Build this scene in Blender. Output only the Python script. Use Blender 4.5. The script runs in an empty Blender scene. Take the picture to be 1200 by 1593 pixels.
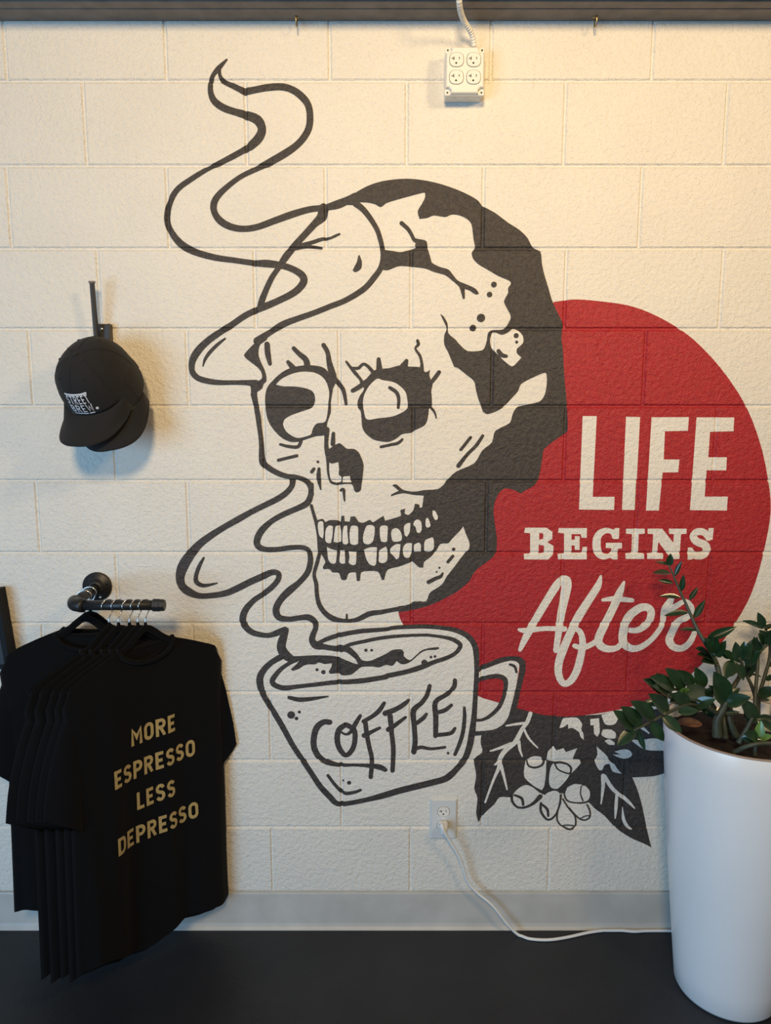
import bpy, bmesh, math, random
from bisect import bisect_left
from mathutils import Vector, Matrix
from mathutils.geometry import tessellate_polygon
random.seed(7)
PI = math.pi
SC = bpy.context.scene
COL = SC.collection

# ------------------------------------------------------------------ camera, light, exposure
F, DIST, PITCH, CAMH = 1149.8, 2.0023, 0.14538, 1.5463
cam_d = bpy.data.cameras.new('camera'); cam = bpy.data.objects.new('camera', cam_d); COL.objects.link(cam)
cam_d.sensor_fit = 'HORIZONTAL'; cam_d.sensor_width = 36.0; cam_d.lens = 36.0*F/1200.0
cam.location = (0, -DIST, CAMH); cam.rotation_euler = (PI/2-PITCH, 0, 0)
cam_d.clip_start = 0.05
SC.camera = cam

W = bpy.data.worlds.new('room_ambient'); SC.world = W; W.use_nodes = True
bg = W.node_tree.nodes['Background']; bg.inputs[0].default_value = (0.93, 0.95, 1.0, 1); bg.inputs[1].default_value = 0.10

def area_light(name, loc, target, size, size_y, power, color, spread=PI):
    d = bpy.data.lights.new(name, 'AREA'); d.shape = 'RECTANGLE'; d.size = size; d.size_y = size_y
    d.energy = power; d.color = color; d.spread = spread
    o = bpy.data.objects.new(name, d); COL.objects.link(o); o.location = loc
    o.rotation_euler = (Vector(target)-Vector(loc)).to_track_quat('-Z', 'Y').to_euler()
    return o
# daylight from the shop window behind and left of the camera; warm ceiling lamps to the right and left
area_light('window_daylight', (-2.4, -3.5, 1.05), (0.9, 0.0, 0.6), 2.0, 1.6, 100, (0.36, 0.66, 1.0))
area_light('ceiling_lamp_light', (1.6, -1.9, 2.76), (0.45, 0, 2.0), 0.34, 0.34, 14, (1.0, 0.71, 0.37), 2.3)
area_light('second_ceiling_lamp_light', (-0.2, -3.2, 2.9), (0.1, 0, 2.2), 0.45, 0.45, 28, (1.0, 0.72, 0.38), 1.75)
SC.view_settings.view_transform = 'Standard'; SC.view_settings.look = 'None'
SC.view_settings.gamma = 1.0; SC.view_settings.use_curve_mapping = False
SC.view_settings.exposure = -0.12

# ------------------------------------------------------------------ pixel <-> place
CT, ST = math.cos(PITCH), math.sin(PITCH)
def at(px, py, y=0.0):
    """point of the place at depth y that lies behind pixel (px,py) of the 1200x1593 photograph"""
    a = (px-600.0)/F; b = -(py-796.5)/F
    dy = CT+b*ST; dz = b*CT-ST
    s = (DIST+y)/dy
    return Vector((a*s, y, CAMH+dz*s))
def at_floor(px, py, z=0.0):
    a = (px-600.0)/F; b = -(py-796.5)/F
    dy = CT+b*ST; dz = b*CT-ST
    s = (z-CAMH)/dz
    return Vector((a*s, dy*s-DIST, z))

# ------------------------------------------------------------------ materials
MATS = {}
def mat(name, color, rough=0.5, metal=0.0, noise=None, bump=None, spec=0.5, sheen=0.0, coat=0.0):
    """noise=(scale, amount) tints the colour; bump=[(scale, distance, detail), ...] in metres of the place"""
    if name in MATS: return MATS[name]
    m = bpy.data.materials.new(name); m.use_nodes = True
    nt = m.node_tree; N, L = nt.nodes, nt.links
    p = N['Principled BSDF']
    p.inputs['Base Color'].default_value = (*color, 1); p.inputs['Roughness'].default_value = rough
    p.inputs['Metallic'].default_value = metal; p.inputs['Specular IOR Level'].default_value = spec
    if sheen: p.inputs['Sheen Weight'].default_value = sheen; p.inputs['Sheen Roughness'].default_value = 0.6
    if coat: p.inputs['Coat Weight'].default_value = coat; p.inputs['Coat Roughness'].default_value = 0.15
    geo = N.new('ShaderNodeNewGeometry')
    if noise:
        t = N.new('ShaderNodeTexNoise'); t.inputs['Scale'].default_value = noise[0]; t.inputs['Detail'].default_value = 4
        L.new(geo.outputs['Position'], t.inputs['Vector'])
        r = N.new('ShaderNodeMapRange'); r.inputs['From Min'].default_value = 0.3; r.inputs['From Max'].default_value = 0.7
        r.inputs['To Min'].default_value = 1-noise[1]; r.inputs['To Max'].default_value = 1+noise[1]
        L.new(t.outputs['Fac'], r.inputs['Value'])
        mx = N.new('ShaderNodeVectorMath'); mx.operation = 'SCALE'; mx.inputs[0].default_value = color
        L.new(r.outputs['Result'], mx.inputs['Scale']); L.new(mx.outputs[0], p.inputs['Base Color'])
    prev = None
    for (s, dist, det) in (bump or []):
        t = N.new('ShaderNodeTexNoise'); t.inputs['Scale'].default_value = s; t.inputs['Detail'].default_value = det
        t.inputs['Roughness'].default_value = 0.55
        L.new(geo.outputs['Position'], t.inputs['Vector'])
        b = N.new('ShaderNodeBump'); b.inputs['Strength'].default_value = 1.0; b.inputs['Distance'].default_value = dist
        L.new(t.outputs['Fac'], b.inputs['Height'])
        if prev: L.new(prev.outputs[0], b.inputs['Normal'])
        prev = b
    if prev: L.new(prev.outputs[0], p.inputs['Normal'])
    MATS[name] = m
    return m
WALL_BUMP = [(80, 0.0042, 3.0), (260, 0.0024, 2.0)]
M_WALL = mat('cream_wall_paint', (0.80, 0.755, 0.675), 0.5, noise=(5, 0.025), bump=WALL_BUMP)
M_BLACK = mat('black_mural_paint', (0.052, 0.044, 0.040), 0.5, noise=(90, 0.25), bump=WALL_BUMP, spec=0.4)
M_RED = mat('red_mural_paint', (0.40, 0.022, 0.028), 0.45, noise=(60, 0.10), bump=WALL_BUMP, spec=0.4)
M_CREAM = mat('cream_mural_paint', (0.80, 0.76, 0.69), 0.5, noise=(5, 0.02), bump=WALL_BUMP)
M_BASE = mat('cream_vinyl_baseboard', (0.53, 0.51, 0.47), 0.45, noise=(9, 0.10), bump=[(60, 0.0006, 2)])
M_WOOD = mat('dark_stained_wood', (0.17, 0.145, 0.125), 0.6, noise=(25, 0.2), bump=[(90, 0.001, 4)])
M_PLASTIC = mat('cream_white_plastic', (0.80, 0.77, 0.70), 0.35)
M_GREYPLATE = mat('white_painted_metal', (0.80, 0.77, 0.70), 0.4)
M_SLOT = mat('dark_slot', (0.02, 0.018, 0.016), 0.6)
M_BRASS = mat('brass', (0.55, 0.40, 0.18), 0.3, metal=1.0)
M_STEEL = mat('chrome_wire', (0.75, 0.75, 0.76), 0.18, metal=1.0)
M_PIPE = mat('matte_black_pipe', (0.013, 0.013, 0.014), 0.42, bump=[(300, 0.0003, 2)])
M_ROD = mat('brown_steel_rod', (0.20, 0.17, 0.145), 0.45, metal=0.2)
M_IRON = mat('bronze_black_iron', (0.03, 0.027, 0.024), 0.4)
M_VELVET = mat('black_velvet', (0.003, 0.003, 0.0035), 0.95, spec=0.1, sheen=0.03)
M_SHIRT = mat('black_cotton', (0.0035, 0.0036, 0.0045), 0.95, bump=[(900, 0.0003, 2)], spec=0.12, sheen=0.025)
M_PRINT = mat('gold_ink', (0.46, 0.34, 0.14), 0.6, noise=(120, 0.12))
M_CAP = mat('black_cap_twill', (0.014, 0.0135, 0.0145), 0.85, bump=[(1400, 0.0003, 1)], spec=0.25, sheen=0.05)
M_THREAD = mat('white_embroidery_thread', (0.72, 0.72, 0.75), 0.7, bump=[(900, 0.0006, 1)])
M_BOARD = mat('black_framed_board', (0.006, 0.0062, 0.008), 0.6, spec=0.2)
M_PLANTER = mat('white_planter_gloss', (0.86, 0.89, 0.92), 0.30, noise=(4, 0.02), coat=0.15)
M_SOIL = mat('potting_soil', (0.014, 0.009, 0.009), 0.95, noise=(120, 0.5), bump=[(120, 0.012, 4)])
M_STEM = mat('plant_stem', (0.042, 0.052, 0.034), 0.5, noise=(60, 0.25))
M_LEAF = mat('dark_green_leaf', (0.014, 0.040, 0.017), 0.25, noise=(40, 0.3), coat=0.3)
M_LEAF2 = mat('bright_green_leaf', (0.10, 0.20, 0.045), 0.3, noise=(40, 0.25), coat=0.3)
M_DRY = mat('dry_brown_leaf', (0.17, 0.085, 0.045), 0.8, noise=(60, 0.3))
M_CORD = mat('white_cord', (0.80, 0.80, 0.78), 0.4)

def floor_mat():
    m = mat('charcoal_painted_concrete', (0.015, 0.016, 0.020), 0.5, noise=(3.5, 0.30), bump=[(14, 0.0022, 5), (120, 0.0006, 3)])
    return m
M_FLOOR = floor_mat()

# ------------------------------------------------------------------ mesh helpers
def link(name, me, m, parent=None, smooth=False):
    o = bpy.data.objects.new(name, me); COL.objects.link(o)
    if m and not me.materials: me.materials.append(m)
    if smooth:
        for f in me.polygons: f.use_smooth = True
    if parent: o.parent = parent
    return o
def obj(name, bm, m, parent=None, smooth=False):
    bmesh.ops.recalc_face_normals(bm, faces=bm.faces)
    me = bpy.data.meshes.new(name); bm.to_mesh(me); bm.free()
    return link(name, me, m, parent, smooth)
def thing(name, label, cat, loc=(0, 0, 0), group=None):
    o = bpy.data.objects.new(name, None); COL.objects.link(o); o.location = loc; o.empty_display_size = 0.05
    return tag(o, label, cat, group)
def tag(o, label, cat, group=None):
    o['label'] = label; o['category'] = cat
    if group: o['group'] = group
    return o
def add_box(bm, lo, hi, bev=0.0, seg=2):
    r = bmesh.ops.create_cube(bm, size=1.0)
    c = [(a+b)/2 for a, b in zip(lo, hi)]; s = [abs(b-a) for a, b in zip(lo, hi)]
    for v in r['verts']: v.co = Vector((v.co.x*s[0]+c[0], v.co.y*s[1]+c[1], v.co.z*s[2]+c[2]))
    if bev:
        es = list({e for v in r['verts'] for e in v.link_edges})
        bmesh.ops.bevel(bm, geom=es, offset=bev, segments=seg, affect='EDGES', profile=0.5)
def catmull(pts, n=5, closed=False):
    """pts: list of tuples any dimension"""
    if len(pts) < 3: return [tuple(p) for p in pts]
    out = []; k = len(pts)
    g = lambda i: pts[i % k] if closed else pts[max(0, min(k-1, i))]
    for i in range(k if closed else k-1):
        p0, p1, p2, p3 = g(i-1), g(i), g(i+1), g(i+2)
        for j in range(n):
            t = j/n; t2 = t*t; t3 = t2*t
            out.append(tuple(0.5*(2*b+(c-a)*t+(2*a-5*b+4*c-d)*t2+(3*b-a-3*c+d)*t3) for a, b, c, d in zip(p0, p1, p2, p3)))
    if not closed: out.append(tuple(pts[-1]))
    return out
def add_tube(bm, pts, rad, seg=10, cap=True):
    """pts Vectors; rad a number or list"""
    pts = [Vector(p) for p in pts]; n = len(pts)
    R = rad if isinstance(rad, (list, tuple)) else [rad]*n
    rings = []; up = None
    for i in range(n):
        t = (pts[min(i+1, n-1)]-pts[max(i-1, 0)]).normalized()
        if up is None:
            up = t.orthogonal().normalized()
        up = (up-t*up.dot(t))
        up = up.normalized() if up.length > 1e-6 else t.orthogonal().normalized()
        b = t.cross(up)
        rings.append([bm.verts.new(pts[i]+(up*math.cos(2*PI*k/seg)+b*math.sin(2*PI*k/seg))*R[i]) for k in range(seg)])
    for i in range(n-1):
        for k in range(seg):
            bm.faces.new((rings[i][k], rings[i][(k+1) % seg], rings[i+1][(k+1) % seg], rings[i+1][k]))
    if cap: bm.faces.new(rings[0][::-1]); bm.faces.new(rings[-1])
def tube(name, pts, rad, m, parent=None, seg=10):
    bm = bmesh.new(); add_tube(bm, pts, rad, seg); return obj(name, bm, m, parent, True)
def add_lathe(bm, prof, seg=48, center=(0, 0, 0), axis='Z', close=False):
    """prof: (r,h) list"""
    c = Vector(center); rings = []
    for r, h in prof:
        ring = []
        for k in range(seg):
            a = 2*PI*k/seg
            if axis == 'Z': v = Vector((r*math.cos(a), r*math.sin(a), h))
            elif axis == 'Y': v = Vector((r*math.cos(a), h, r*math.sin(a)))
            else: v = Vector((h, r*math.cos(a), r*math.sin(a)))
            ring.append(bm.verts.new(c+v))
        rings.append(ring)
    for i in range(len(rings)-1):
        for k in range(seg):
            bm.faces.new((rings[i][k], rings[i][(k+1) % seg], rings[i+1][(k+1) % seg], rings[i+1][k]))
    if close: bm.faces.new(rings[0][::-1]); bm.faces.new(rings[-1])

# ------------------------------------------------------------------ the wall of concrete blocks
ROWS_PX = [126, 258, 387, 512, 632, 748, 860, 970, 1077, 1183, 1287, 1387]
VJ_PX = [[7, 257, 513, 765, 1017], [132, 383, 633, 879, 1130], [14, 261, 507, 752, 997], [154, 397, 640, 880, 1123],
         [48, 292, 528, 766, 1003], [178, 411, 643, 879, 1113], [59, 293, 529, 757, 990], [183, 411, 641, 874, 1102],
         [69, 301, 527.5, 751, 978], [197, 421, 639, 862, 1085], [92, 311, 532, 750.5, 971], [207, 424, 639, 855, 1071]]
ZJ = [at(600, y).z for y in ROWS_PX]                       # horizontal joints, falling
ZTOP, ZBOT = ZJ[0]+0.2032, ZJ[-1]-0.2032
ZEDGE = [ZTOP]+ZJ+[ZBOT]
XMIN, XMAX = -1.75, 1.95
VJ = []
for i, xs in enumerate(VJ_PX):
    ym = (ROWS_PX[i]+(ROWS_PX[i-1] if i else 0))/2
    X = [at(px, ym).x for px in xs]
    while X[0] > XMIN: X.insert(0, X[0]-0.4064)
    while X[-1] < XMAX: X.append(X[-1]+0.4064)
    VJ.append(X)
VJ.append([x for x in VJ[-2]])
JA, JB, JD = 0.0018, 0.0058, 0.0042
def joint_profile(s):
    s = abs(s)
    return JD if s <= JA else (0.0 if s >= JB else JD*(JB-s)/(JB-JA))
def course(z):
    k = 0
    while k < len(ZJ) and z < ZJ[k]: k += 1
    return k
def groove(x, z, c=None):
    d = max(joint_profile(z-zj) for zj in ZEDGE)
    c = course(z) if c is None else c
    for xj in VJ[min(c, len(VJ)-1)]:
        if abs(x-xj) < JB: d = max(d, joint_profile(x-xj))
    return d
def block_mesh(x0, x1, z0, z1):
    bm = bmesh.new()
    def ring(ins, y): return [bm.verts.new((x0+ins, y, z0+ins)), bm.verts.new((x1-ins, y, z0+ins)), bm.verts.new((x1-ins, y, z1-ins)), bm.verts.new((x0+ins, y, z1-ins))]
    a, b, c = ring(JA, 0.06), ring(JA, JD), ring(JB, 0.0)
    bm.faces.new(c)
    for p, q in ((b, c), (a, b)):
        for k in range(4): bm.faces.new((p[k], p[(k+1) % 4], q[(k+1) % 4], q[k]))
    return bm
bm = bmesh.new(); add_box(bm, (XMIN-0.3, JD, ZBOT+0.08), (XMAX+0.3, 0.16, 3.3))
wall = obj('wall_back', bm, M_WALL); wall['kind'] = 'structure'
wall['label'] = 'cream painted concrete block wall carrying the mural'
for c in range(len(ZEDGE)-1):
    X = VJ[c]
    for x0, x1 in zip(X[:-1], X[1:]):
        if x1 < XMIN or x0 > XMAX: continue
        obj('block', block_mesh(x0, x1, ZEDGE[c+1] if c < 12 else 0.0, ZEDGE[c]), M_WALL, wall)

bm = bmesh.new(); add_box(bm, (XMIN-0.3, -4.2, -0.1), (XMAX+0.3, 0.16, 0.0))
fl = obj('floor', bm, M_FLOOR); fl['kind'] = 'structure'; fl['label'] = 'dark charcoal painted concrete floor'
# baseboard: a thin vinyl strip with a coved toe
bm = bmesh.new()
prof = [(0.004, 0.118), (-0.003, 0.117), (-0.0045, 0.112), (-0.0045, 0.018), (-0.007, 0.009), (-0.013, 0.002), (-0.013, 0.0), (0.004, 0.0)]
L_ = [bm.verts.new((XMIN-0.2, y, z)) for y, z in prof]; R_ = [bm.verts.new((XMAX+0.2, y, z)) for y, z in prof]
for k in range(len(prof)): bm.faces.new((L_[k], L_[(k+1) % len(prof)], R_[(k+1) % len(prof)], R_[k]))
bb = obj('baseboard_back', bm, M_BASE); bb['kind'] = 'structure'; bb['label'] = 'off-white vinyl baseboard along the block wall'
# ledge of dark wood above: its underside is what the photograph shows
ZL = at(600, 33).z
def depth_under(py):                       # how far out of the wall the underside is at image row py
    b = -(py-796.5)/F; dy = CT+b*ST; dz = b*CT-ST
    return (ZL-CAMH)/dz*dy-DIST
ledge = bpy.data.objects.new('trim_1', None); COL.objects.link(ledge); ledge['kind'] = 'structure'
ledge['label'] = 'dark stained wooden ledge along the top of the wall'
y1, y2 = depth_under(14), depth_under(3)
for a, b, z in ((0.002, y1+0.0012, ZL), (y1-0.0012, y2, ZL+0.0006), (y2-0.003, y2-0.045, ZL+0.004)):
    bm = bmesh.new(); add_box(bm, (XMIN-0.2, b, z), (XMAX+0.2, a, z+0.04 if b > y2-0.01 else z+0.14), 0.0012, 1)
    obj('plank', bm, M_WOOD, ledge)

# ------------------------------------------------------------------ mural: paint films draped over blocks and joints
CROP = {'A': (240, 70), 'B': (240, 380), 'C': (400, 270), 'D': (620, 270), 'E': (480, 540), 'F': (620, 560), 'G': (260, 700),
        'H': (480, 760), 'I': (390, 940), 'J': (600, 940), 'K': (740, 940), 'L': (800, 620), 'X': (0, 0)}
SCALE = {k: 300/1195 for k in CROP}; SCALE['L'] = 375/1195; SCALE['X'] = 1.0
def cp(c, x, y):
    s = SCALE[c]; p = at(CROP[c][0]+x*s, CROP[c][1]+y*s); return (p.x, p.z)
PART = {}                                    # part name -> list of convex faces [(x,z)...]
MICRO = [0]
class Film(list):
    def append(self, f): list.append(self, (f, MICRO[0]*1e-5+(len(self) % 13)*7e-7))
def faces_of(name):
    return PART.setdefault(name, Film())
def next_coat(): MICRO[0] = (MICRO[0]+1) % 24    # every brush stroke lies a hair above or below its neighbours
def stroke(name, segs):
    """segs: list of (crop, [(x,y,w),...]) forming one line; w = width in crop pixels"""
    pts = []
    for c, ps in segs:
        for x, y, w in ps:
            X, Z = cp(c, x, y); X2, _ = cp(c, x+1, y); pts.append((X, Z, w*abs(X2-X)/2))
    pts = catmull(pts, 4); next_coat()
    out = faces_of(name); n = len(pts); Lf, Rt = [], []
    for i in range(n):
        a, b = pts[max(i-1, 0)], pts[min(i+1, n-1)]
        dx, dz = b[0]-a[0], b[1]-a[1]; l = math.hypot(dx, dz) or 1e-9
        nx, nz = -dz/l, dx/l; x, z, r = pts[i]; r = max(r, 0.0004)
        Lf.append((x+nx*r, z+nz*r)); Rt.append((x-nx*r, z-nz*r))
    for i in range(n-1):
        out.append([Lf[i], Rt[i], Rt[i+1]]); out.append([Lf[i], Rt[i+1], Lf[i+1]])
    for i, sg in ((0, 1), (n-1, -1)):         # round brush ends
        x, z, r = pts[i]; r = max(r, 0.0004); p, q = (Lf[i], Rt[i]) if sg > 0 else (Rt[i], Lf[i])
        a0 = math.atan2(p[1]-z, p[0]-x)
        out.append([(x+r*math.cos(a0+PI*k/6), z+r*math.sin(a0+PI*k/6)) for k in range(7)])
def soften(pts, n=3, corner=0.75):
    """smooth closed outline, keeping sharp corners"""
    k = len(pts); T = []
    for i in range(k):
        a, b, c = pts[i-1], pts[i], pts[(i+1) % k]
        u = (b[0]-a[0], b[1]-a[1]); v = (c[0]-b[0], c[1]-b[1])
        lu, lv = math.hypot(*u) or 1e-9, math.hypot(*v) or 1e-9
        cosa = (u[0]*v[0]+u[1]*v[1])/lu/lv
        if cosa < 1-corner: T.append((0, 0))
        else:
            m = min(lu, lv)/(lu+lv)*1.0
            T.append(((c[0]-a[0])*m, (c[1]-a[1])*m))
    out = []
    for i in range(k):
        p, q = pts[i], pts[(i+1) % k]; t0, t1 = T[i], T[(i+1) % k]
        for j in range(n):
            t = j/n; t2 = t*t; t3 = t2*t
            out.append(tuple((2*t3-3*t2+1)*p[d]+(t3-2*t2+t)*t0[d]+(-2*t3+3*t2)*q[d]+(t3-t2)*t1[d] for d in (0, 1)))
    return out
def poly(name, segs, holes=(), smooth=True):
    """segs: list of (crop, [(x,y),...]) forming one closed outline"""
    def loop(sg):
        ps = [cp(c, x, y) for c, q in sg for x, y in q]
        return soften(ps) if smooth else ps
    next_coat()
    loops = [loop(segs)]+[loop(h) for h in holes]
    flat = [p for l in loops for p in l]
    for t in tessellate_polygon([[Vector((p[0], p[1], 0)) for p in l] for l in loops]):
        faces_of(name).append([flat[i] for i in t])
def dot(name, c, x, y, d, e=1.0):
    X, Z = cp(c, x, y); r = d/2*abs(cp(c, x+1, y)[0]-X)
    next_coat(); faces_of(name).append([(X+r*math.cos(2*PI*k/14), Z+r*e*math.sin(2*PI*k/14)) for k in range(14)])

BLACKSKULL, STEAM = 'skull', 'steam'
# --- upper steam
stroke(STEAM, [('A', [(450,92,12),(400,145,30),(365,190,26),(350,240,30),(352,300,36),(375,350,42),(430,390,44),(500,415,42),(570,435,50),(640,465,58),(668,520,52),(650,575,55),(600,625,50),(560,650,38),(480,695,36),(400,735,30),(330,770,28),(240,825,32),(150,890,34),(105,960,36),(83,1040,38),(85,1110,38),(120,1180,40),(175,1240,46),(260,1285,42),(380,1318,38),(500,1335,34),(620,1352,36),(700,1355,46),(790,1367,40),(860,1390,40),(915,1425,44)]),
    ('B', [(928,228,46),(900,272,44),(850,310,42),(770,350,40),(690,385,42),(630,410,38),(560,445,38),(480,500,38),(400,550,40),(320,610,42),(265,670,46),(235,730,42),(235,785,38),(265,825,36),(320,845,36),(400,857,32),(500,857,28),(580,858,34),(630,862,45)])])
stroke(STEAM, [('A', [(405,150,20),(408,190,22),(430,225,30),(480,250,34),(530,275,36),(565,288,44),(620,280,40),(700,265,42),(790,260,42),(860,280,42),(920,325,44),(955,375,42),(966,440,42),(960,510,42),(930,570,42),(880,625,42),(800,680,46),(710,730,42),(620,775,32),(540,815,30),(470,865,32),(400,930,38),(370,985,42),(375,1040,40),(410,1090,44),(470,1125,42),(550,1140,38),(640,1128,38),(740,1092,40),(850,1052,42),(960,1020,38),(1060,1008,38)]),
    ('C', [(500,192,52),(560,168,48),(610,150,60)])])
stroke(STEAM, [('B', [(440,585,12),(395,620,20),(345,670,22),(315,715,18),(303,755,8)])])
stroke(STEAM, [('C', [(610,185,40),(660,225,36),(710,290,32),(745,350,30),(765,410,30),(778,470,30),(785,530,40),(765,590,34),(730,640,36),(680,700,36),(620,745,36),(540,790,34),(450,825,34),(350,865,34),(250,900,36),(160,935,40),(80,985,36),(20,1025,44)]), ('B', [(640,600,50)])])
poly(STEAM, [('B', [(700,560),(640,600),(600,635),(557,685),(575,712),(640,762),(665,795),(668,830),(640,848),(575,850),(598,885),(600,935),(640,935),(640,915),(668,895),(680,865),(695,850),(695,815),(683,775),(660,725),(648,690),(648,650),(660,620),(700,590)])])
# --- lower steam
stroke('lower_steam', [('G', [(778,185,40),(775,220,34),(745,260,36),(690,300,38),(600,345,36),(520,385,36),(440,430,40),(360,475,38),(280,525,42),(200,585,48),(140,655,60),(100,720,66),(82,780,56),(90,835,50),(130,875,52),(200,903,38),(290,900,36),(370,885,40),(440,855,42),(520,815,42),(600,780,42),(650,758,38),(690,765,34),(690,800,34),(655,845,34),(600,890,34),(540,930,34),(490,985,40),(470,1040,42),(480,1085,40),(520,1125,38),(570,1142,34),(630,1148,32),(690,1130,40),(735,1110,34),(735,1130,34),(720,1165,50),(708,1220,56),(730,1265,60),(770,1295,50)])])
stroke('lower_steam', [('G', [(228,668,14),(200,720,24),(180,780,26),(185,820,30),(230,840,24),(310,825,10)])])
stroke('lower_steam', [('G', [(895,215,30),(893,250,32),(888,290,36),(865,332,40),(800,365,36),(720,400,36),(650,440,34),(590,495,42),(560,550,42),(562,590,40),(600,615,36),(680,617,34),(760,605,32),(830,603,30),(870,615,30),(887,650,32),(888,700,36),(870,760,36),(820,820,36),(760,870,46),(710,920,42),(680,970,42),(678,1010,44),(700,1040,40),(760,1048,34),(830,1038,34),(880,1038,40),(915,1065,38),(922,1100,32),(905,1145,36),(900,1180,40),(925,1210,50),(980,1220,36),(1040,1230,36),(1080,1230,50)])])
# --- skull outline and cracks
stroke(BLACKSKULL, [('C', [(415,215,60),(400,270,60),(360,310,44),(300,375,40),(240,440,40),(180,515,44),(130,590,32),(90,650,34),(55,725,36),(30,790,40),(20,835,40)])])
stroke(BLACKSKULL, [('C', [(240,462,24),(310,452,20),(400,462,14)])])
stroke(BLACKSKULL, [('C', [(260,445,18),(340,428,24),(400,408,22),(450,402,16),(490,385,16),(512,375,12)])])
poly(BLACKSKULL, [('C', [(635,505),(650,545),(645,590),(610,612),(593,600),(605,575),(620,545),(628,510)])])
stroke(BLACKSKULL, [('B', [(618,930,40),(632,1000,32),(645,1070,34),(652,1130,30),(660,1190,28),(665,1250,30),(667,1310,36),(675,1355,42),(710,1385,36),(760,1415,34),(820,1437,32),(880,1443,30),(940,1465,32),(968,1500,34),(975,1550,30)])])
poly(BLACKSKULL, [   # crown, back of the head, cheek hollow, mouth and jaw in one field
    ('C', [(560,150),(600,125),(680,80),(760,52),(850,37),(950,33),(1050,45)]),
    ('D', [(260,65),(350,95),(430,130),(490,165),(520,200),(600,245),(680,305),(750,350),(800,400),(830,455),(880,485),(890,560),(905,630),(930,710),(950,780),(975,840),(1000,890),(1020,940),(1010,1010),(1020,1100),(1025,1200),(1030,1280),(1040,1380)]),
    ('F', [(1045,290),(1048,440),(1000,475),(905,550),(890,620),(880,680),(865,745),(830,785),(790,805),(760,825),(715,805),(660,795),(620,830),(595,890),(590,950),(600,1030),(610,1110),(605,1190),(570,1235),(500,1285),(460,1330),(440,1370),(370,1430),(300,1470),(230,1505),(160,1530),(80,1550),(0,1562),
           (0,1525),(70,1515),(100,1495),(170,1495),(190,1450),(210,1430),(270,1390),(300,1340),(340,1290),(400,1210),(437,1170),(440,1130),(420,1080),(402,1030),(380,1060),(330,1110),(310,1135),(260,1140),(235,1180),(200,1220),(160,1250),(155,1285),(130,1285),(95,1255)]),
    ('E', [(640,1330),(560,1360),(490,1380),(470,1440),(455,1440),(430,1390),(350,1388),(325,1400),(320,1448),(300,1448),(295,1395),(250,1400),(235,1440),(205,1440),(190,1400),(150,1395),(130,1375),(95,1375),(90,1360),(105,1330),(85,1290),(75,1280),(60,1270),(65,1190),(60,1150),(50,1080),
           (60,1070),(90,1065),(105,1085),(130,1072),(180,1072),(200,1085),(205,1045),(222,1045),(225,1078),(255,1082),(262,1050),(290,1050),(310,1080),(340,1088),(380,1070),(400,1085),(440,1060),(465,1045),(475,1075),(530,1060),(575,1045),(570,1010),(600,1000),(595,1030),(620,1040),(650,1010),(660,970),(685,975),(690,995),(705,990),(715,920),(650,915),(590,905),(540,915),(512,925),(515,912),(560,890),(520,855),(545,850),(590,885),(660,895),(720,885),(800,880),(840,850)]),
    ('F', [(300,745),(360,690),(470,640),(520,560),(580,510),(600,440),(690,390),(710,330),(740,290),(870,260),(905,220),(920,150),(918,85),(900,80),(820,115),(760,150),(740,195),(690,250),(640,300),(590,325),(550,335),(525,320),(515,290),(495,240),(480,180),(468,130),(420,90),(370,50)]),
    ('D', [(345,1195),(310,1110),(285,1060),(285,1000),(300,960),(275,905),(260,870),(280,885),(305,930),(310,990),(350,1025),(380,1060),(430,1100),(520,1095),(545,1050),(555,990),(580,970),(650,965),(680,930),(697,885),(670,830),(655,790),(680,740),(680,710),(697,685),(690,665),(620,635),(560,600),(500,565),(465,530),(455,490),(475,460),(465,400),(455,320),(430,285),(380,260),(330,255),(290,270),(220,260),(180,275),(132,282),(120,235),(145,190),(165,150),(165,120),(150,120)]),
    ('C', [(950,140),(860,165),(800,185),(768,208),(730,190),(680,180),(630,180),(600,195),(560,195)])])
poly(BLACKSKULL, [('C', [(775,470),(830,478),(890,487),(940,475),(985,460),(980,440),(1010,410),(1050,420),(1057,460)]),
    ('D', [(185,475),(200,525),(210,555),(260,580),(310,595),(340,630),(370,665),(430,690),(480,715),(500,745),(480,750),(440,725),(412,715),(412,775),(400,778),(388,735),(375,700),(330,660),(290,630),(220,610),(170,590),(100,580),(50,575),(0,575)]),
    ('C', [(810,600),(770,595),(765,530)])])
stroke(BLACKSKULL, [('D', [(20,308,26),(60,345,24),(85,385,22),(100,412,24),(150,432,40),(160,445,36)])])
for a in ((592,688,36),(565,750,34),(512,895,52),(462,957,40)): dot(BLACKSKULL, 'D', *a)
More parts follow.
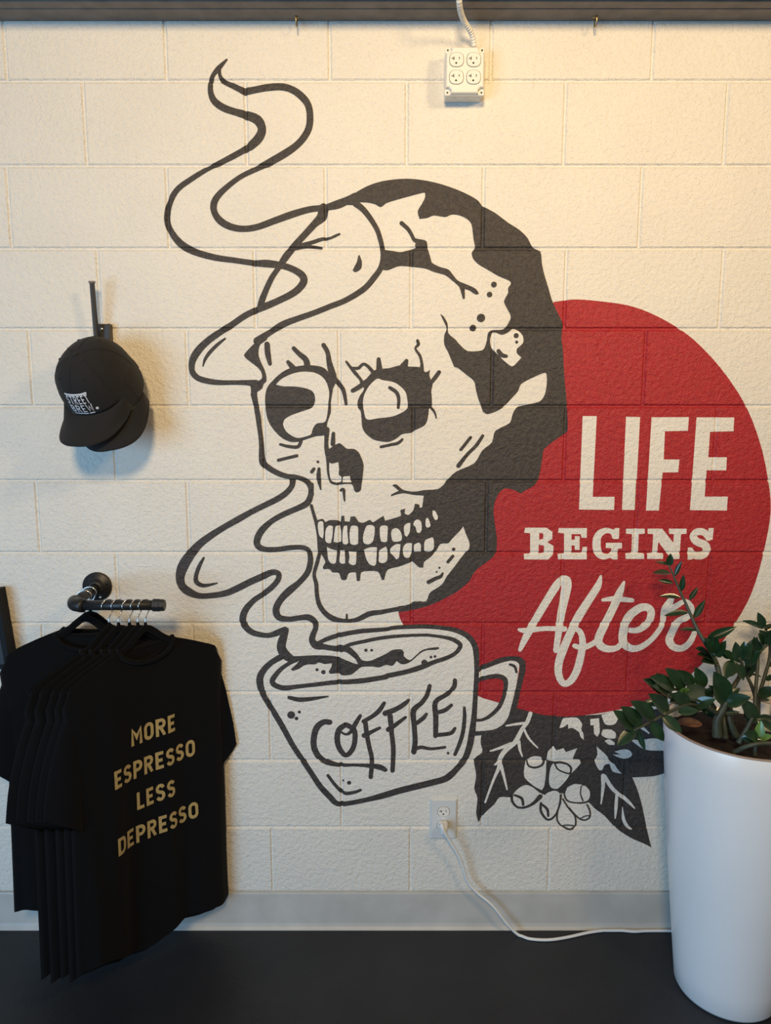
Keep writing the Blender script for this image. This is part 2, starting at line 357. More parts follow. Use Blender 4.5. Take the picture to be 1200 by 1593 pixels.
# left eye
poly(BLACKSKULL, [('B', [(735,845),(790,795),(850,765),(930,750),(1000,752),(1050,765),(1085,800),(1110,850),(1108,900),(1095,980),(1095,1040),(1075,1100),(1070,1140),(1078,1170),(1050,1185),(1000,1190),(900,1222),(850,1225),(800,1205),(750,1160),(710,1100),(692,1030),(688,950),(700,890)])])
poly('skull_highlight0', [('B', [(755,870),(790,835),(850,805),(920,790),(990,795),(1040,820),(1070,860),(1085,920),(1080,980),(1075,1040),(1060,1100),(1010,1110),(985,1140),(970,1180),(900,1200),(860,1190),(820,1160),(800,1120),(810,1085),(850,1060),(920,1035),(975,1015),(995,985),(998,950),(985,915),(950,895),(880,882),(800,880)])])
for s in ([(700,620,34),(705,680,36),(718,740,24)], [(865,645,26),(900,680,30),(940,715,36),(950,760,40)], [(830,730,24),(860,765,36)],
          [(1050,625,28),(1075,670,28),(1085,730,34),(1100,790,44),(1108,830,48),(1100,880,30)], [(1115,830,30),(1150,870,28),(1175,910,26),(1190,990,18)],
          [(782,1240,16),(830,1252,20),(890,1255,22),(910,1220,22)], [(770,1338,20),(885,1310,20)], [(977,1410,22),(990,1392,20)],
          [(1022,1390,18),(1020,1450,28),(1033,1520,8)], [(1070,1150,36),(1068,1210,26),(1068,1260,28),(1080,1310,36)]):
    stroke(BLACKSKULL, [('B', s)])
dot(BLACKSKULL, 'B', 1015, 1348, 18)
# nose
stroke(BLACKSKULL, [('E', [(155,535,22),(152,600,30)])])
poly(BLACKSKULL, [('E', [(105,640),(130,630),(150,615),(190,595),(215,610),(240,630),(280,630),(310,650),(330,690),(342,730),(338,790),(330,850),(325,885),(305,900),(285,890),(270,850),(210,850),(180,855),(140,845),(125,820),(115,770),(112,720),(108,680)])])
poly('skull_highlight1', [('E', [(130,715),(150,722),(185,712),(190,750),(188,790),(205,805),(200,835),(165,838),(140,825),(130,770)])])
poly('skull_highlight2', [('E', [(215,805),(240,800),(258,798),(260,820),(268,838),(212,838)])])
stroke(BLACKSKULL, [('E', [(200,888,16),(218,882,20),(222,930,14),(225,955,8)])])
# right eye
poly(BLACKSKULL, [('E', [(345,260),(320,300),(305,340),(308,375),(325,400),(330,450),(335,500),(360,540),(410,575),(490,588),(540,570),(580,540),(640,530),(660,515),(720,485),(740,440),(748,380),(765,370),(765,320),(762,270),(770,225),(750,180),(755,140),(725,155),(690,125),(620,120),(570,112),(500,130),(440,135),(400,150),(360,195),(330,220)])])
poly('skull_highlight3', [('E', [(430,195),(400,215),(370,250),(345,300),(338,350),(345,400),(355,440),(380,450),(440,440),(520,430),(580,405),(615,375),(612,320),(600,275),(560,235),(520,215),(460,205)])])
stroke('eye_glint0', [('E', [(505,252,22),(545,280,24),(560,320,22),(557,375,18)])])
for s in ([(435,75,24),(440,140,40)], [(810,155,24),(785,190,26),(765,215,24)], [(755,370,16),(780,400,14),(793,440,8)], [(608,85,24),(592,120,50)],
          [(235,90,14),(265,130,18),(290,160,22),(320,195,18),(330,215,24)], [(275,130,18),(310,130,20),(340,105,18),(370,120,20),(400,155,24)],
          [(275,270,26),(310,250,30),(340,230,30)], [(450,618,18),(510,605,18),(555,595,20),(582,572,16)], [(945,635,20),(1005,560,20)],
          [(930,735,28),(985,665,22),(1040,610,22),(1080,550,20)]):
    stroke(BLACKSKULL, [('E', s)])
stroke(BLACKSKULL, [('C', [(995,1035,18),(1000,1060,20),(982,1085,14),(1010,1130,18),(1022,1180,18),(1020,1215,30)])])
# chin line
stroke(BLACKSKULL, [('G', [(895,345,20),(910,400,20),(925,450,22),(935,520,16),(942,600,18),(945,640,22),(930,700,24),(912,770,22),(925,830,26),(930,900,26),(945,960,30),(980,1010,32),(1030,1045,36),(1090,1058,28),(1150,1058,28)]),
    ('H', [(325,802,32),(380,775,34),(450,765,30),(540,748,28),(620,735,34),(690,716,40)])])
stroke(BLACKSKULL, [('H', [(238,780,12),(238,815,16)])])
TEETH = [[(60,1090),(75,1078),(92,1085),(95,1150),(90,1185),(70,1170),(60,1130)],[(112,1120),(130,1105),(152,1110),(150,1160),(140,1210),(118,1213),(105,1195),(105,1150)],
 [(170,1110),(195,1105),(203,1150),(203,1205),(180,1210),(157,1205),(162,1150)],[(220,1110),(240,1105),(243,1160),(247,1210),(230,1223),(212,1210),(212,1150)],
 [(265,1110),(285,1105),(308,1115),(308,1215),(285,1225),(260,1215),(255,1150)],[(360,1108),(390,1102),(410,1115),(410,1160),(398,1205),(370,1222),(342,1210),(340,1165)],
 [(447,1110),(480,1105),(492,1115),(488,1200),(470,1208),(450,1200),(442,1150)],[(520,1130),(550,1122),(575,1150),(578,1195),(550,1205),(522,1200),(513,1160)],
 [(595,1105),(615,1090),(632,1090),(628,1145),(610,1175),(598,1165),(592,1135)],[(660,1075),(680,1068),(700,1085),(702,1130),(690,1150),(672,1145),(665,1115),(650,1100)],
 [(730,1060),(742,1058),(758,1105),(740,1118),(728,1110),(726,1085)],[(770,1012),(785,1015),(803,1050),(798,1070),(785,1070),(770,1040)],
 [(115,1238),(140,1250),(178,1260),(170,1335),(145,1340),(125,1320),(118,1275)],[(198,1260),(225,1258),(228,1335),(210,1342),(193,1330),(195,1290)],
 [(248,1265),(298,1270),(295,1340),(275,1350),(250,1335),(255,1300)],[(345,1255),(380,1240),(425,1240),(420,1340),(405,1355),(375,1340),(355,1300)],
 [(440,1260),(480,1235),(490,1260),(488,1320),(465,1337),(438,1330),(437,1290)],[(510,1245),(545,1220),(570,1222),(568,1260),(560,1305),(545,1315),(525,1290),(508,1275)],
 [(590,1235),(610,1215),(642,1215),(640,1270),(628,1300),(605,1305),(590,1290),(585,1260)],[(655,1225),(685,1210),(697,1225),(697,1268),(655,1270)],
 [(725,1195),(770,1178),(778,1200),(775,1250),(745,1270),(720,1262),(717,1230)]]
for i, t in enumerate(TEETH): poly('tooth%d' % i, [('E', t)])
dot(BLACKSKULL, 'E', 900, 1252, 22); dot(BLACKSKULL, 'E', 812, 1367, 14); dot(BLACKSKULL, 'E', 795, 1392, 12)
stroke(BLACKSKULL, [('E', [(865,1330,20),(895,1295,20)])]); stroke(BLACKSKULL, [('E', [(745,1455,26),(785,1435,24),(820,1420,22),(832,1400,12)])])
poly('skull_highlight4', [('D', [(580,990),(600,985),(640,1000),(680,985),(705,965),(735,970),(770,1005),(772,1050),(735,1085),(735,1115),(762,1140),(740,1165),(705,1195),(660,1165),(625,1130),(600,1105),(575,1075),(568,1030)])])
dot('eye_glint1', 'D', 730, 1005, 32); dot('eye_glint2', 'D', 733, 1045, 20); stroke('eye_glint3', [('D', [(620,1100,26),(640,1125,28),(668,1132,22)])])
# --- red disc (what the skull and cup leave of it)
poly('red_circle', [('X', [(861,470),(890,466),(917,467),(967,473),(1000,482),(1038,500),(1078,527),(1121,572),(1161,632),(1186,700),(1198,765),(1199,800),(1192.5,840),(1181,888),(1164,935),(1126,996),(1076,1048),(1030,1078),(986,1098),(941,1108),(890.6,1114.5),(851,1113),(801,1102),(776,1093),(743,1082),(736,1060),(735,1025),(715,1000),(690,992),(640,985),(627,971),(620.6,956),(622,949),(636,946),(650,942),(668,936),(690,915),(722,888),(755,855),(755,780),(780,745),(815,735),(830,715),(835,690),(862,660),(872,620),(872,560),(862,500)])])
# --- coffee cup
mug_line = [('I', [(190,325,40),(130,360,36),(80,410,40),(58,460,44),(65,520,42),(90,580,34),(140,660,36),(200,760,36),(260,870,34),(320,960,34),(380,1050,34),(430,1125,36),(490,1190,38),(540,1235,34),(620,1230,32),(720,1210,32),(820,1185,40),(920,1155,42),(1020,1130,42),(1120,1105,42)]),
    ('J', [(359,1085,42),(400,1060,44),(440,1020,38),(490,960,38),(520,880,40),(535,800,40),(548,700,34),(555,600,30),(562,480,30),(565,400,30),(562,300,36),(545,240,34),(500,190,34),(430,160,30),(350,145,28),(250,138,26),(140,140,26),(50,145,26)]),
    ('I', [(836,155,26),(700,165,30),(600,180,30),(500,205,30),(430,235,26),(405,250,30)])]
poly('cup_fill', [(c, [(x, y) for x, y, w in ps]) for c, ps in mug_line])
poly('cup_fill', [('J', [(580,420),(700,360),(800,350),(830,380),(800,560),(770,680),(700,765),(560,790),(560,720),(640,700),(720,620),(745,500),(740,450),(650,450),(580,465)])])
stroke('cup_outline', mug_line)
stroke('cup_outline', [('I', [(440,265,24),(500,275,26),(560,275,28),(620,248,24),(700,230,24),(800,210,24),(900,198,22),(1000,192,20),(1085,190,20)]), ('J', [(260,190,20),(340,200,20),(410,215,26),(455,240,28),(462,265,28),(430,305,26),(370,335,28),(300,358,28),(220,390,34),(120,420,32),(10,443,32)]),
    ('I', [(836,450,32),(700,472,34),(600,480,32),(520,483,30),(400,497,28),(300,508,28),(210,518,34),(150,500,34),(135,475,34),(150,445,32),(190,400,28),(240,365,26),(280,340,40)])])
poly('cup_outline', [('I', [(230,320),(300,320),(400,315),(520,320),(590,345),(640,365),(665,370),(650,340),(600,300),(560,290),(600,262),(625,270),(660,305),(685,340),(700,348),(740,350),(800,325),(850,300),(880,282),(930,278),(950,295),(950,320),(985,345),(1020,320),(1060,285),(1110,270),(1160,265),(1172,272),(1150,282),(1090,285),(1050,305),(1000,350),(960,370),(930,368),(905,350),(880,380),(840,375),(800,390),(750,385),(690,388),(660,408),(625,435),(570,440),(540,428),(495,430),(485,415),(500,390),(505,365),(460,370),(425,360),(400,372),(360,372),(330,380),(300,400),(260,412),(250,400),(285,370),(300,350),(260,350)])])
for a in ((412,405,20),(452,420,28),(715,284,22),(751,284,18),(1118,327,18),(1143,323,18),(1078,362,40),(252,685,50),(303,667,20),(285,707,24),(575,1092,14),(611,1105,26)): dot('cup_outline', 'I', *a)
for s in ([(240,577,24),(300,590,30),(380,585,26),(480,570,10)], [(480,1060,20),(530,1125,22),(580,1168,24),(640,1165,22),(682,1150,18)]): stroke('cup_outline', [('I', s)])
stroke('cup_outline', [('J', [(488,640,18),(490,700,24),(480,790,26),(460,860,26),(430,930,22)])])
stroke('cup_outline', [('J', [(580,400,30),(640,375,32),(720,345,34),(790,335,30),(840,352,40),(850,400,36),(835,470,34),(815,560,34),(795,640,36),(775,700,30),(740,750,28),(680,785,26),(620,795,26),(560,800,30)])])
stroke('cup_outline', [('J', [(575,470,28),(640,450,28),(700,445,30),(740,465,30),(745,510,26),(730,580,24),(700,640,26),(650,690,24),(600,715,20),(560,718,20)])])
stroke('cup_outline', [('J', [(770,372,14),(800,385,18),(812,420,16)])])
CL = 'cup_lettering'
for s in ([(490,730,36),(450,730,36),(410,765,40),(392,830,38),(395,890,38),(425,945,38),(480,980,34),(560,995,26),(650,995,20),(740,1000,28),(800,1008,36),(835,1025,28)],
          [(590,745,32),(550,775,36),(537,830,36),(550,890,34),(590,935,32),(630,900,32),(647,840,32),(640,775,34),(590,745,32)], [(560,790,14),(590,805,16),(620,790,24),(650,740,30),(680,690,22)],
          [(700,725,26),(760,690,28),(800,655,30),(828,612,24)], [(712,735,30),(720,800,30),(735,880,28),(752,960,28),(745,1070,28)], [(705,812,34),(760,785,24),(800,765,20)],
          [(835,675,36),(900,650,32),(950,620,30),(978,595,22)], [(865,690,34),(875,800,30),(885,900,30),(880,1030,28)], [(855,775,34),(900,745,28),(960,700,20)],
          [(1110,505,26),(1095,560,28),(1060,610,30),(1010,660,36),(1015,760,32),(1020,850,32),(1012,915,34)], [(1030,735,28),(1070,705,28),(1090,680,20)], [(1020,895,26),(1060,885,24),(1120,895,20),(1205,885,18)]):
    stroke(CL, [('I', s)])
for s in ([(430,470,26),(425,510,30),(385,555,28),(310,605,32),(312,700,34),(310,815,30)], [(320,670,26),(370,655,28),(408,625,22)], [(310,810,28),(370,805,26),(410,795,26),(430,768,20)]): stroke(CL, [('J', s)])
dot(CL, 'J', 388, 922, 18)
# --- coffee leaves and berries
poly('leaf_cluster', [('J', [(790,637),(898,665),(978,685),(1118,695)]), ('K', [(680,687),(780,681),(880,660),(985,632),(1175,600),(1175,1045),(1100,1065),(970,1072),(1000,1140),(1030,1240),(1055,1360),(1075,1450),(1090,1505),(1040,1480),(960,1445),(870,1385),(800,1310),(740,1265),(700,1225),(600,1180),(520,1170),(430,1180),(380,1160),(240,1180),(220,1195),(150,1195),(115,1240),(60,1290)]),
    ('J', [(575,1350),(562,1290),(570,1200),(550,1140),(562,1060),(548,960),(600,915),(590,860),(595,810),(620,797),(700,785),(760,735)])])
for s in ([(340,675,26),(320,730,26),(290,770,24),(265,820,30),(240,860,30),(190,900,32),(155,950,30),(145,1010,24),(110,1090,16),(60,1225,12)], [(190,752,10),(250,742,16),(310,735,18)], [(300,770,14),(330,830,14),(385,888,8)], [(268,850,22),(275,900,16),(290,942,8)], [(92,908,10),(150,890,18),(220,865,26)], [(120,992,12),(150,985,24),(172,1050,18),(195,1145,10)],
          [(790,1060,26),(790,1130,22),(778,1235,8)], [(800,1065,24),(840,1130,24),(880,1170,22),(940,1215,22),(985,1262,8)], [(875,1180,18),(870,1260,20),(865,1325,8)], [(912,1262,8),(918,1330,18),(940,1375,20),(965,1392,8)], [(990,740,16),(1040,770,18),(1075,798,8)]):
    stroke('leaf_veins', [('K', s)])
for p in ([(545,705),(610,700),(635,705),(660,740),(655,775),(668,800),(670,838),(650,820),(640,790),(600,765),(575,770),(572,740),(545,760),(520,765),(530,735)], [(710,710),(765,705),(770,790),(755,820),(735,800),(732,748),(712,748)], [(790,775),(840,775),(870,800),(865,830),(820,830),(780,808)], [(800,845),(830,835),(860,855),(862,870),(825,868)],
          [(780,685),(890,655),(985,632),(1175,600),(1175,640),(985,665),(900,680),(870,735),(835,748),(800,738)], [(485,880),(500,905),(545,890),(560,915),(630,890),(610,935),(600,960),(645,965),(650,985),(620,1020),(595,1045),(580,1000),(540,975),(490,975),(460,970),(440,965),(450,910)],
          [(750,880),(790,915),(815,940),(830,970),(860,990),(880,1020),(905,1048),(850,1035),(830,990),(800,995),(785,1025),(765,1025),(745,990),(740,965),(755,930)], [(850,930),(900,930),(860,912),(920,897),(955,905),(970,930),(950,950),(915,955),(880,945)], [(955,835),(1020,840),(1100,830),(1175,845),(1175,905),(1090,905),(1040,895),(1000,870)]):
    poly('leaf_veins', [('K', p)])
BERRIES = [([(305,990),(320,960),(360,940),(405,945),(415,970),(440,970),(445,1040),(435,1110),(410,1150),(370,1130),(325,1095),(300,1060)], [[(318,970,10),(330,1000,12),(370,1010,14),(410,995,14),(425,970,14)], [(445,980,14),(442,1060,14),(430,1140,14)]]),
 ([(480,985),(520,985),(580,1000),(585,1045),(560,1090),(510,1140),(470,1135),(455,1100),(460,1030)], [[(490,985,10),(510,1020,10),(550,1040,10),(585,1045,12),(590,1010,14),(560,985,12),(520,980,10),(490,985,10)]]),
 ([(265,1140),(310,1118),(350,1130),(395,1165),(360,1215),(310,1250),(260,1255),(225,1220),(230,1180)], [[(225,1185,16),(228,1220,16),(260,1255,14),(310,1255,16),(360,1230,20),(400,1190,30)], [(240,1180,14),(285,1200,18),(295,1240,16)]]),
 ([(570,1225),(640,1235),(690,1240),(710,1290),(705,1320),(675,1335),(640,1320),(600,1280)], [[(690,1240,10),(708,1280,10),(705,1320,10),(670,1335,10),(630,1315,10),(580,1260,10)], [(650,1325,8),(680,1310,8),(706,1308,8)]]),
 ([(440,1170),(490,1153),(520,1170),(520,1230),(500,1290),(465,1330),(430,1325),(405,1280),(405,1230)], [[(405,1230,16),(405,1280,16),(435,1325,14),(465,1330,14),(500,1295,12),(522,1230,12),(528,1180,14)], [(415,1240,14),(445,1270,18),(450,1310,14)]]),
 ([(540,1200),(560,1230),(600,1280),(620,1320),(615,1380),(585,1393),(545,1385),(510,1350),(510,1290),(525,1230)], [[(540,1205,10),(575,1260,10),(615,1310,10),(618,1370,10),(590,1393,10),(545,1380,10),(508,1340,10),(508,1285,10),(528,1225,10)], [(535,1370,8),(570,1365,8),(610,1370,8)]]),
 ([(560,1140),(610,1112),(650,1115),(690,1120),(712,1160),(705,1210),(660,1225),(600,1225),(565,1210),(550,1175)], [[(560,1140,10),(550,1175,10),(570,1215,10),(620,1228,10),(690,1222,12),(712,1190,10),(710,1150,10),(680,1118,10),(660,1120,8)], [(655,1125,8),(650,1170,8),(665,1215,10)]])]
for i, (p, ls) in enumerate(BERRIES):
    poly('berry%d' % i, [('K', p)])
    for s in ls: stroke('berry_outline%d' % i, [('K', s)])
# --- lettering on the red disc
WORDS = {'L1': [[(340,87),(410,87),(390,487),(498,487),(496,552),(322,550)]], 'I1': [[(555,90),(625,92),(600,552),(535,552)]],
 'F1': [[(682,93),(867,92),(862,160),(748,162),(742,302),(820,302),(814,366),(737,366),(718,555),(654,555)]],
 'E1': [[(905,93),(1092,94),(1088,162),(972,165),(963,291),(1055,291),(1052,356),(955,356),(945,486),(1060,486),(1055,555),(872,553)]],
 'B2': [[(55,640),(160,640),(190,660),(190,695),(165,712),(195,730),(195,770),(170,798),(50,797),(48,770),(80,768),(80,668),(50,665)], [(125,666),(145,669),(145,695),(125,700)], [(122,725),(148,728),(148,765),(122,768)]],
 'E2': [[(222,642),(362,642),(360,690),(335,690),(330,672),(285,672),(285,700),(300,700),(302,682),(325,682),(325,750),(302,750),(300,728),(285,728),(285,765),(335,765),(340,735),(362,735),(360,797),(218,797),(216,770),(248,768),(248,668),(218,665)]],
 'G2': [[(455,640),(495,650),(500,642),(522,642),(520,695),(490,695),(480,672),(455,668),(432,690),(430,735),(440,765),(465,770),(480,760),(482,742),(455,740),(455,715),(535,715),(535,742),(515,745),(513,797),(490,797),(475,790),(445,798),(410,785),(390,745),(392,690),(415,655)]],
 'I2': [[(555,645),(648,645),(648,670),(618,672),(615,765),(645,768),(645,795),(553,795),(553,768),(582,765),(585,672),(555,670)]],
 'N2': [[(662,645),(735,645),(790,715),(792,672),(768,670),(768,645),(856,645),(855,670),(828,672),(820,795),(780,795),(715,710),(710,765),(740,768),(738,795),(660,795),(660,768),(685,765),(690,672),(662,670)]]}
for k, ls in WORDS.items(): poly('letter'+k, [('L', ls[0])], [[('L', h)] for h in ls[1:]], smooth=(k == 'G2'))
stroke('letterS2', [('L', [(965,690,32),(945,665,34),(910,660,36),(888,682,36),(905,708,38),(945,725,40),(955,755,40),(930,778,38),(890,775,36),(875,755,30)])])
poly('letterS2', [('L', [(964,642),(990,642),(984,700),(962,700)])], smooth=False); poly('letterS2', [('L', [(862,738),(884,738),(884,798),(860,798)])], smooth=False)
stroke('letterA3', [('L', [(30,1245,20),(60,1180,36),(110,1090,38),(170,990,40),(220,915,42),(255,897,42),(262,925,48),(250,990,44),(235,1060,40),(225,1130,36),(208,1248,28)])])
stroke('letterA3', [('L', [(25,1145,16),(60,1150,28),(150,1140,24),(250,1142,28)])])
stroke('letterf3', [('L', [(430,880,12),(415,930,36),(370,1000,40),(320,1080,44),(280,1160,40),(245,1240,42),(222,1310,40),(222,1370,36),(245,1412,32),(280,1400,36),(310,1350,38),(330,1280,38),(340,1210,34),(330,1160,28),(305,1140,26)])])
stroke('letterf3', [('L', [(300,1225,24),(340,1235,28),(390,1215,28),(420,1190,30)])])
stroke('lettert3', [('L', [(545,910,14),(520,970,40),(490,1040,40),(450,1120,42),(420,1185,42),(425,1220,40),(460,1240,36),(510,1235,30),(545,1200,30)])])
stroke('lettert3', [('L', [(440,998,16),(500,992,28),(585,1000,22)])])
stroke('lettere3', [('L', [(575,1150,26),(620,1145,32),(665,1110,36),(680,1060,38),(660,1035,38),(620,1040,42),(570,1080,44),(545,1140,44),(540,1200,42),(570,1235,38),(620,1235,32),(680,1195,28),(730,1130,26),(742,1085,24)])])
stroke('letterr3', [('L', [(790,975,20),(765,1020,40),(745,1050,34),(735,1100,22)])])
stroke('letterr3', [('L', [(750,1060,30),(800,1030,30),(850,1005,24),(880,1040,30),(860,1080,34),(810,1110,38),(780,1165,38),(770,1200,40),(790,1230,36),(830,1238,34),(870,1210,32),(895,1160,26)])])

# cut the films at the joint lines and press them into the joints
HL = sorted(z+s for z in ZEDGE for s in (-JB, -JA, JA, JB))
VL = [sorted(x+s for x in X for s in (-JB, -JA, JA, JB)) for X in VJ]
def split(p, ax, v):
    lo, hi = [], []; n = len(p)
    for i in range(n):
        a, b = p[i], p[(i+1) % n]
        if a[ax] <= v: lo.append(a)
        if a[ax] >= v: hi.append(a)
        if (a[ax]-v)*(b[ax]-v) < 0:
            t = (v-a[ax])/(b[ax]-a[ax]); q = [a[0]+(b[0]-a[0])*t, a[1]+(b[1]-a[1])*t]; q[ax] = v; q = tuple(q)
            lo.append(q); hi.append(q)
    return lo, hi
def cut(p, ax, lines):
    out = []; mn = min(q[ax] for q in p); mx = max(q[ax] for q in p)
    for v in lines[bisect_left(lines, mn+1e-9):bisect_left(lines, mx-1e-9)]:
        lo, p = split(p, ax, v)
        if len(lo) >= 3: out.append(lo)
        if len(p) < 3: return out
    out.append(p); return out
HALL = sorted(HL+ZEDGE)
def corner_cut(p, c):
    """where an upright joint meets a level one the chamfers meet on a diagonal"""
    xc = sum(q[0] for q in p)/len(p); zc = sum(q[1] for q in p)/len(p)
    zj = min(ZEDGE, key=lambda z: abs(z-zc)); xj = min(VJ[c], key=lambda x: abs(x-xc))
    if not (JA < abs(xc-xj) < JB and JA < abs(zc-zj) < JB): return [p]
    sx, sz = math.copysign(1, xc-xj), math.copysign(1, zc-zj); g = lambda q: sx*(q[0]-xj)-sz*(q[1]-zj)
    lo, hi = [], []
    for i in range(len(p)):
        a, b = p[i], p[(i+1) % len(p)]; ga, gb = g(a), g(b)
        if ga <= 1e-12: lo.append(a)
        if ga >= -1e-12: hi.append(a)
        if ga*gb < -1e-20:
            t = ga/(ga-gb); q = (a[0]+(b[0]-a[0])*t, a[1]+(b[1]-a[1])*t); lo.append(q); hi.append(q)
    return [q for q in (lo, hi) if len(q) >= 3]
def film(faces, lift):
    V, idx, Fc = [], {}, []
    for f, mic in faces:
        for h in cut(f, 1, HALL):
            zc = sum(q[1] for q in h)/len(h); c = min(course(zc), len(VL)-1)
            for g in (k_ for g_ in cut(h, 0, VL[c]) for k_ in corner_cut(g_, c)):
                r = []
                for x, z in g:
                    k = (round(x, 6), round(z, 6), c, mic)
                    if k not in idx: idx[k] = len(V); V.append((x, groove(x, z, c)-lift-mic, z))
                    if not r or r[-1] != idx[k]: r.append(idx[k])
                if len(r) > 2 and r[0] == r[-1]: r.pop()
                if len(set(r)) >= 3 and len(set(r)) == len(r):
                    a = sum(g[i-1][0]*g[i][1]-g[i][0]*g[i-1][1] for i in range(len(g)))
                    if abs(a) > 1e-9: Fc.append(r if a > 0 else r[::-1])
    return V, Fc
E0 = 0.00035
mural = thing('mural', 'painted wall mural of a skull, steaming coffee cup and red circle with lettering', 'mural', (0, 0, 0))
def paint(key, name, layer, m, parent=mural, label=None):
    V, Fc = film(PART[key], E0*(layer+1))
    me = bpy.data.meshes.new(name); me.from_pydata(V, [], Fc); me.update()
    o = link(name, me, m, parent)
    if label: o['label'] = label
    return o
paint('red_circle', 'red_circle', 0, M_RED, label='large dark red painted circle')
cup = paint('cup_outline', 'coffee_cup', 2, M_BLACK, label='black outlined coffee cup')
paint('cup_fill', 'cup_fill', 1, M_CREAM, cup)
paint(CL, 'cup_lettering', 2, M_BLACK, cup, 'black hand lettered word COFFEE')
paint(STEAM, 'steam', 2, M_BLACK, label='black outlined steam rising over the skull')
paint('lower_steam', 'steam', 2, M_BLACK, label='black outlined steam rising from the cup')
skull = paint(BLACKSKULL, 'skull', 2, M_BLACK, label='black and cream skull')
for i in range(5): paint('skull_highlight%d' % i, 'highlight', 3, M_CREAM, skull)
for i in range(4): paint('eye_glint%d' % i, 'ink_mark', 4, M_BLACK, skull)
for i in range(len(TEETH)): paint('tooth%d' % i, 'tooth', 3, M_CREAM, skull)
lc = paint('leaf_cluster', 'leaf_cluster', 2, M_BLACK, label='black coffee leaves')
paint('leaf_veins', 'leaf_veins', 3, M_CREAM, lc)
for i in range(len(BERRIES)):
    b = paint('berry%d' % i, 'berry', 4, M_CREAM, lc); paint('berry_outline%d' % i, 'berry_outline', 5, M_BLACK, lc)
for w, keys, lab in (('life_lettering', ('L1', 'I1', 'F1', 'E1'), 'cream block letters LIFE'), ('begins_lettering', ('B2', 'E2', 'G2', 'I2', 'N2', 'S2'), 'cream slab serif letters BEGINS'), ('after_lettering', ('A3', 'f3', 't3', 'e3', 'r3'), 'cream script letters After')):
    e = bpy.data.objects.new(w, None); COL.objects.link(e); e.parent = mural; e['label'] = lab
    for k in keys: paint('letter'+k, 'letter', 1, M_CREAM, e)
# ------------------------------------------------------------------ electrics
PXM = 620.0
def receptacle(parent, c, y, w, h, name='receptacle'):
    """rounded face with two slots and a ground hole; c = (x,z) on plane y"""
    bm = bmesh.new(); pts = []
    for k in range(28):
        a = 2*PI*k/28; x = w/2*math.copysign(abs(math.cos(a))**0.75, math.cos(a)); z = h/2*math.copysign(abs(math.sin(a))**0.75, math.sin(a))
        pts.append((c[0]+x, c[1]+z))
    f = [bm.verts.new((p[0], y-0.0022, p[1])) for p in pts]; g = [bm.verts.new((c[0]+(p[0]-c[0])*1.05, y+0.001, c[1]+(p[1]-c[1])*1.05)) for p in pts]
    bm.faces.new(f)
    for k in range(28): bm.faces.new((f[k], f[(k+1) % 28], g[(k+1) % 28], g[k]))
    r = obj(name, bm, M_PLASTIC, parent)
    bm = bmesh.new(); t = y-0.0026
    add_box(bm, (c[0]-w*0.24, t, c[1]-0.0012), (c[0]-w*0.24+0.0022, y, c[1]+h*0.20))
    o = obj('slot', bm, M_SLOT, r)
    bm = bmesh.new(); add_box(bm, (c[0]-w*0.38, t, c[1]+h*0.045), (c[0]-w*0.25, y, c[1]+h*0.045+0.0018)); obj('slot', bm, M_SLOT, r)
    bm = bmesh.new(); add_box(bm, (c[0]+w*0.17, t, c[1]+0.0005), (c[0]+w*0.17+0.0019, y, c[1]+h*0.18)); obj('slot', bm, M_SLOT, r)
    bm = bmesh.new(); add_lathe(bm, [(0.0024, t), (0.0024, y)], 12, (c[0]-0.001, 0, c[1]-h*0.26), 'Y', True); obj('ground_hole', bm, M_SLOT, r)
    # thin flat ring round the face, its grey colour standing in for shade
    bm = bmesh.new()
    g1 = [bm.verts.new((c[0]+(p[0]-c[0])*1.10, y-0.0003, c[1]+(p[1]-c[1])*1.10)) for p in pts]; g2 = [bm.verts.new((c[0]+(p[0]-c[0])*1.0, y-0.0003, c[1]+(p[1]-c[1])*1.0)) for p in pts]
    for k in range(28): bm.faces.new((g1[k], g1[(k+1) % 28], g2[(k+1) % 28], g2[k]))
    obj('gap_shade', bm, mat('painted_gap_shade', (0.25, 0.22, 0.18), 0.7), r)
    return r
# four-outlet surface box
qd = 0.052
p0 = at(692, 148, -qd); p1 = at(755, 73, -qd)
qx0, qx1, qz0, qz1 = p0.x, p1.x, p0.z, p1.z
qc = ((qx0+qx1)/2, (qz0+qz1)/2)
quad = thing('outlet_box', 'white surface-mounted metal box with four outlets below the wooden ledge', 'outlet', (qc[0], 0, qc[1]))
def qobj(name, bm, m, sm=False, parent=None):
    o = obj(name, bm, m, parent or quad, sm)
    if not parent: o.matrix_parent_inverse = Matrix.Translation(quad.location).inverted()
    return o
bm = bmesh.new(); add_box(bm, (qx0+0.002, -qd+0.008, qz0+0.002), (qx1-0.002, 0.001, qz1-0.002), 0.004, 3); box_o = qobj('box', bm, M_GREYPLATE)
for k in range(3):
    bm = bmesh.new(); add_lathe(bm, [(0.0085, qz0+0.0012), (0.0085, qz0+0.004)], 18, (qx0+0.022+k*0.031, -qd*0.45, 0), 'Z', True); obj('knockout', bm, M_GREYPLATE, box_o)
bm = bmesh.new(); add_box(bm, (qx0, -qd+0.003, qz0), (qx1, -qd+0.0085, qz1), 0.0022, 2); qobj('flange', bm, M_GREYPLATE)
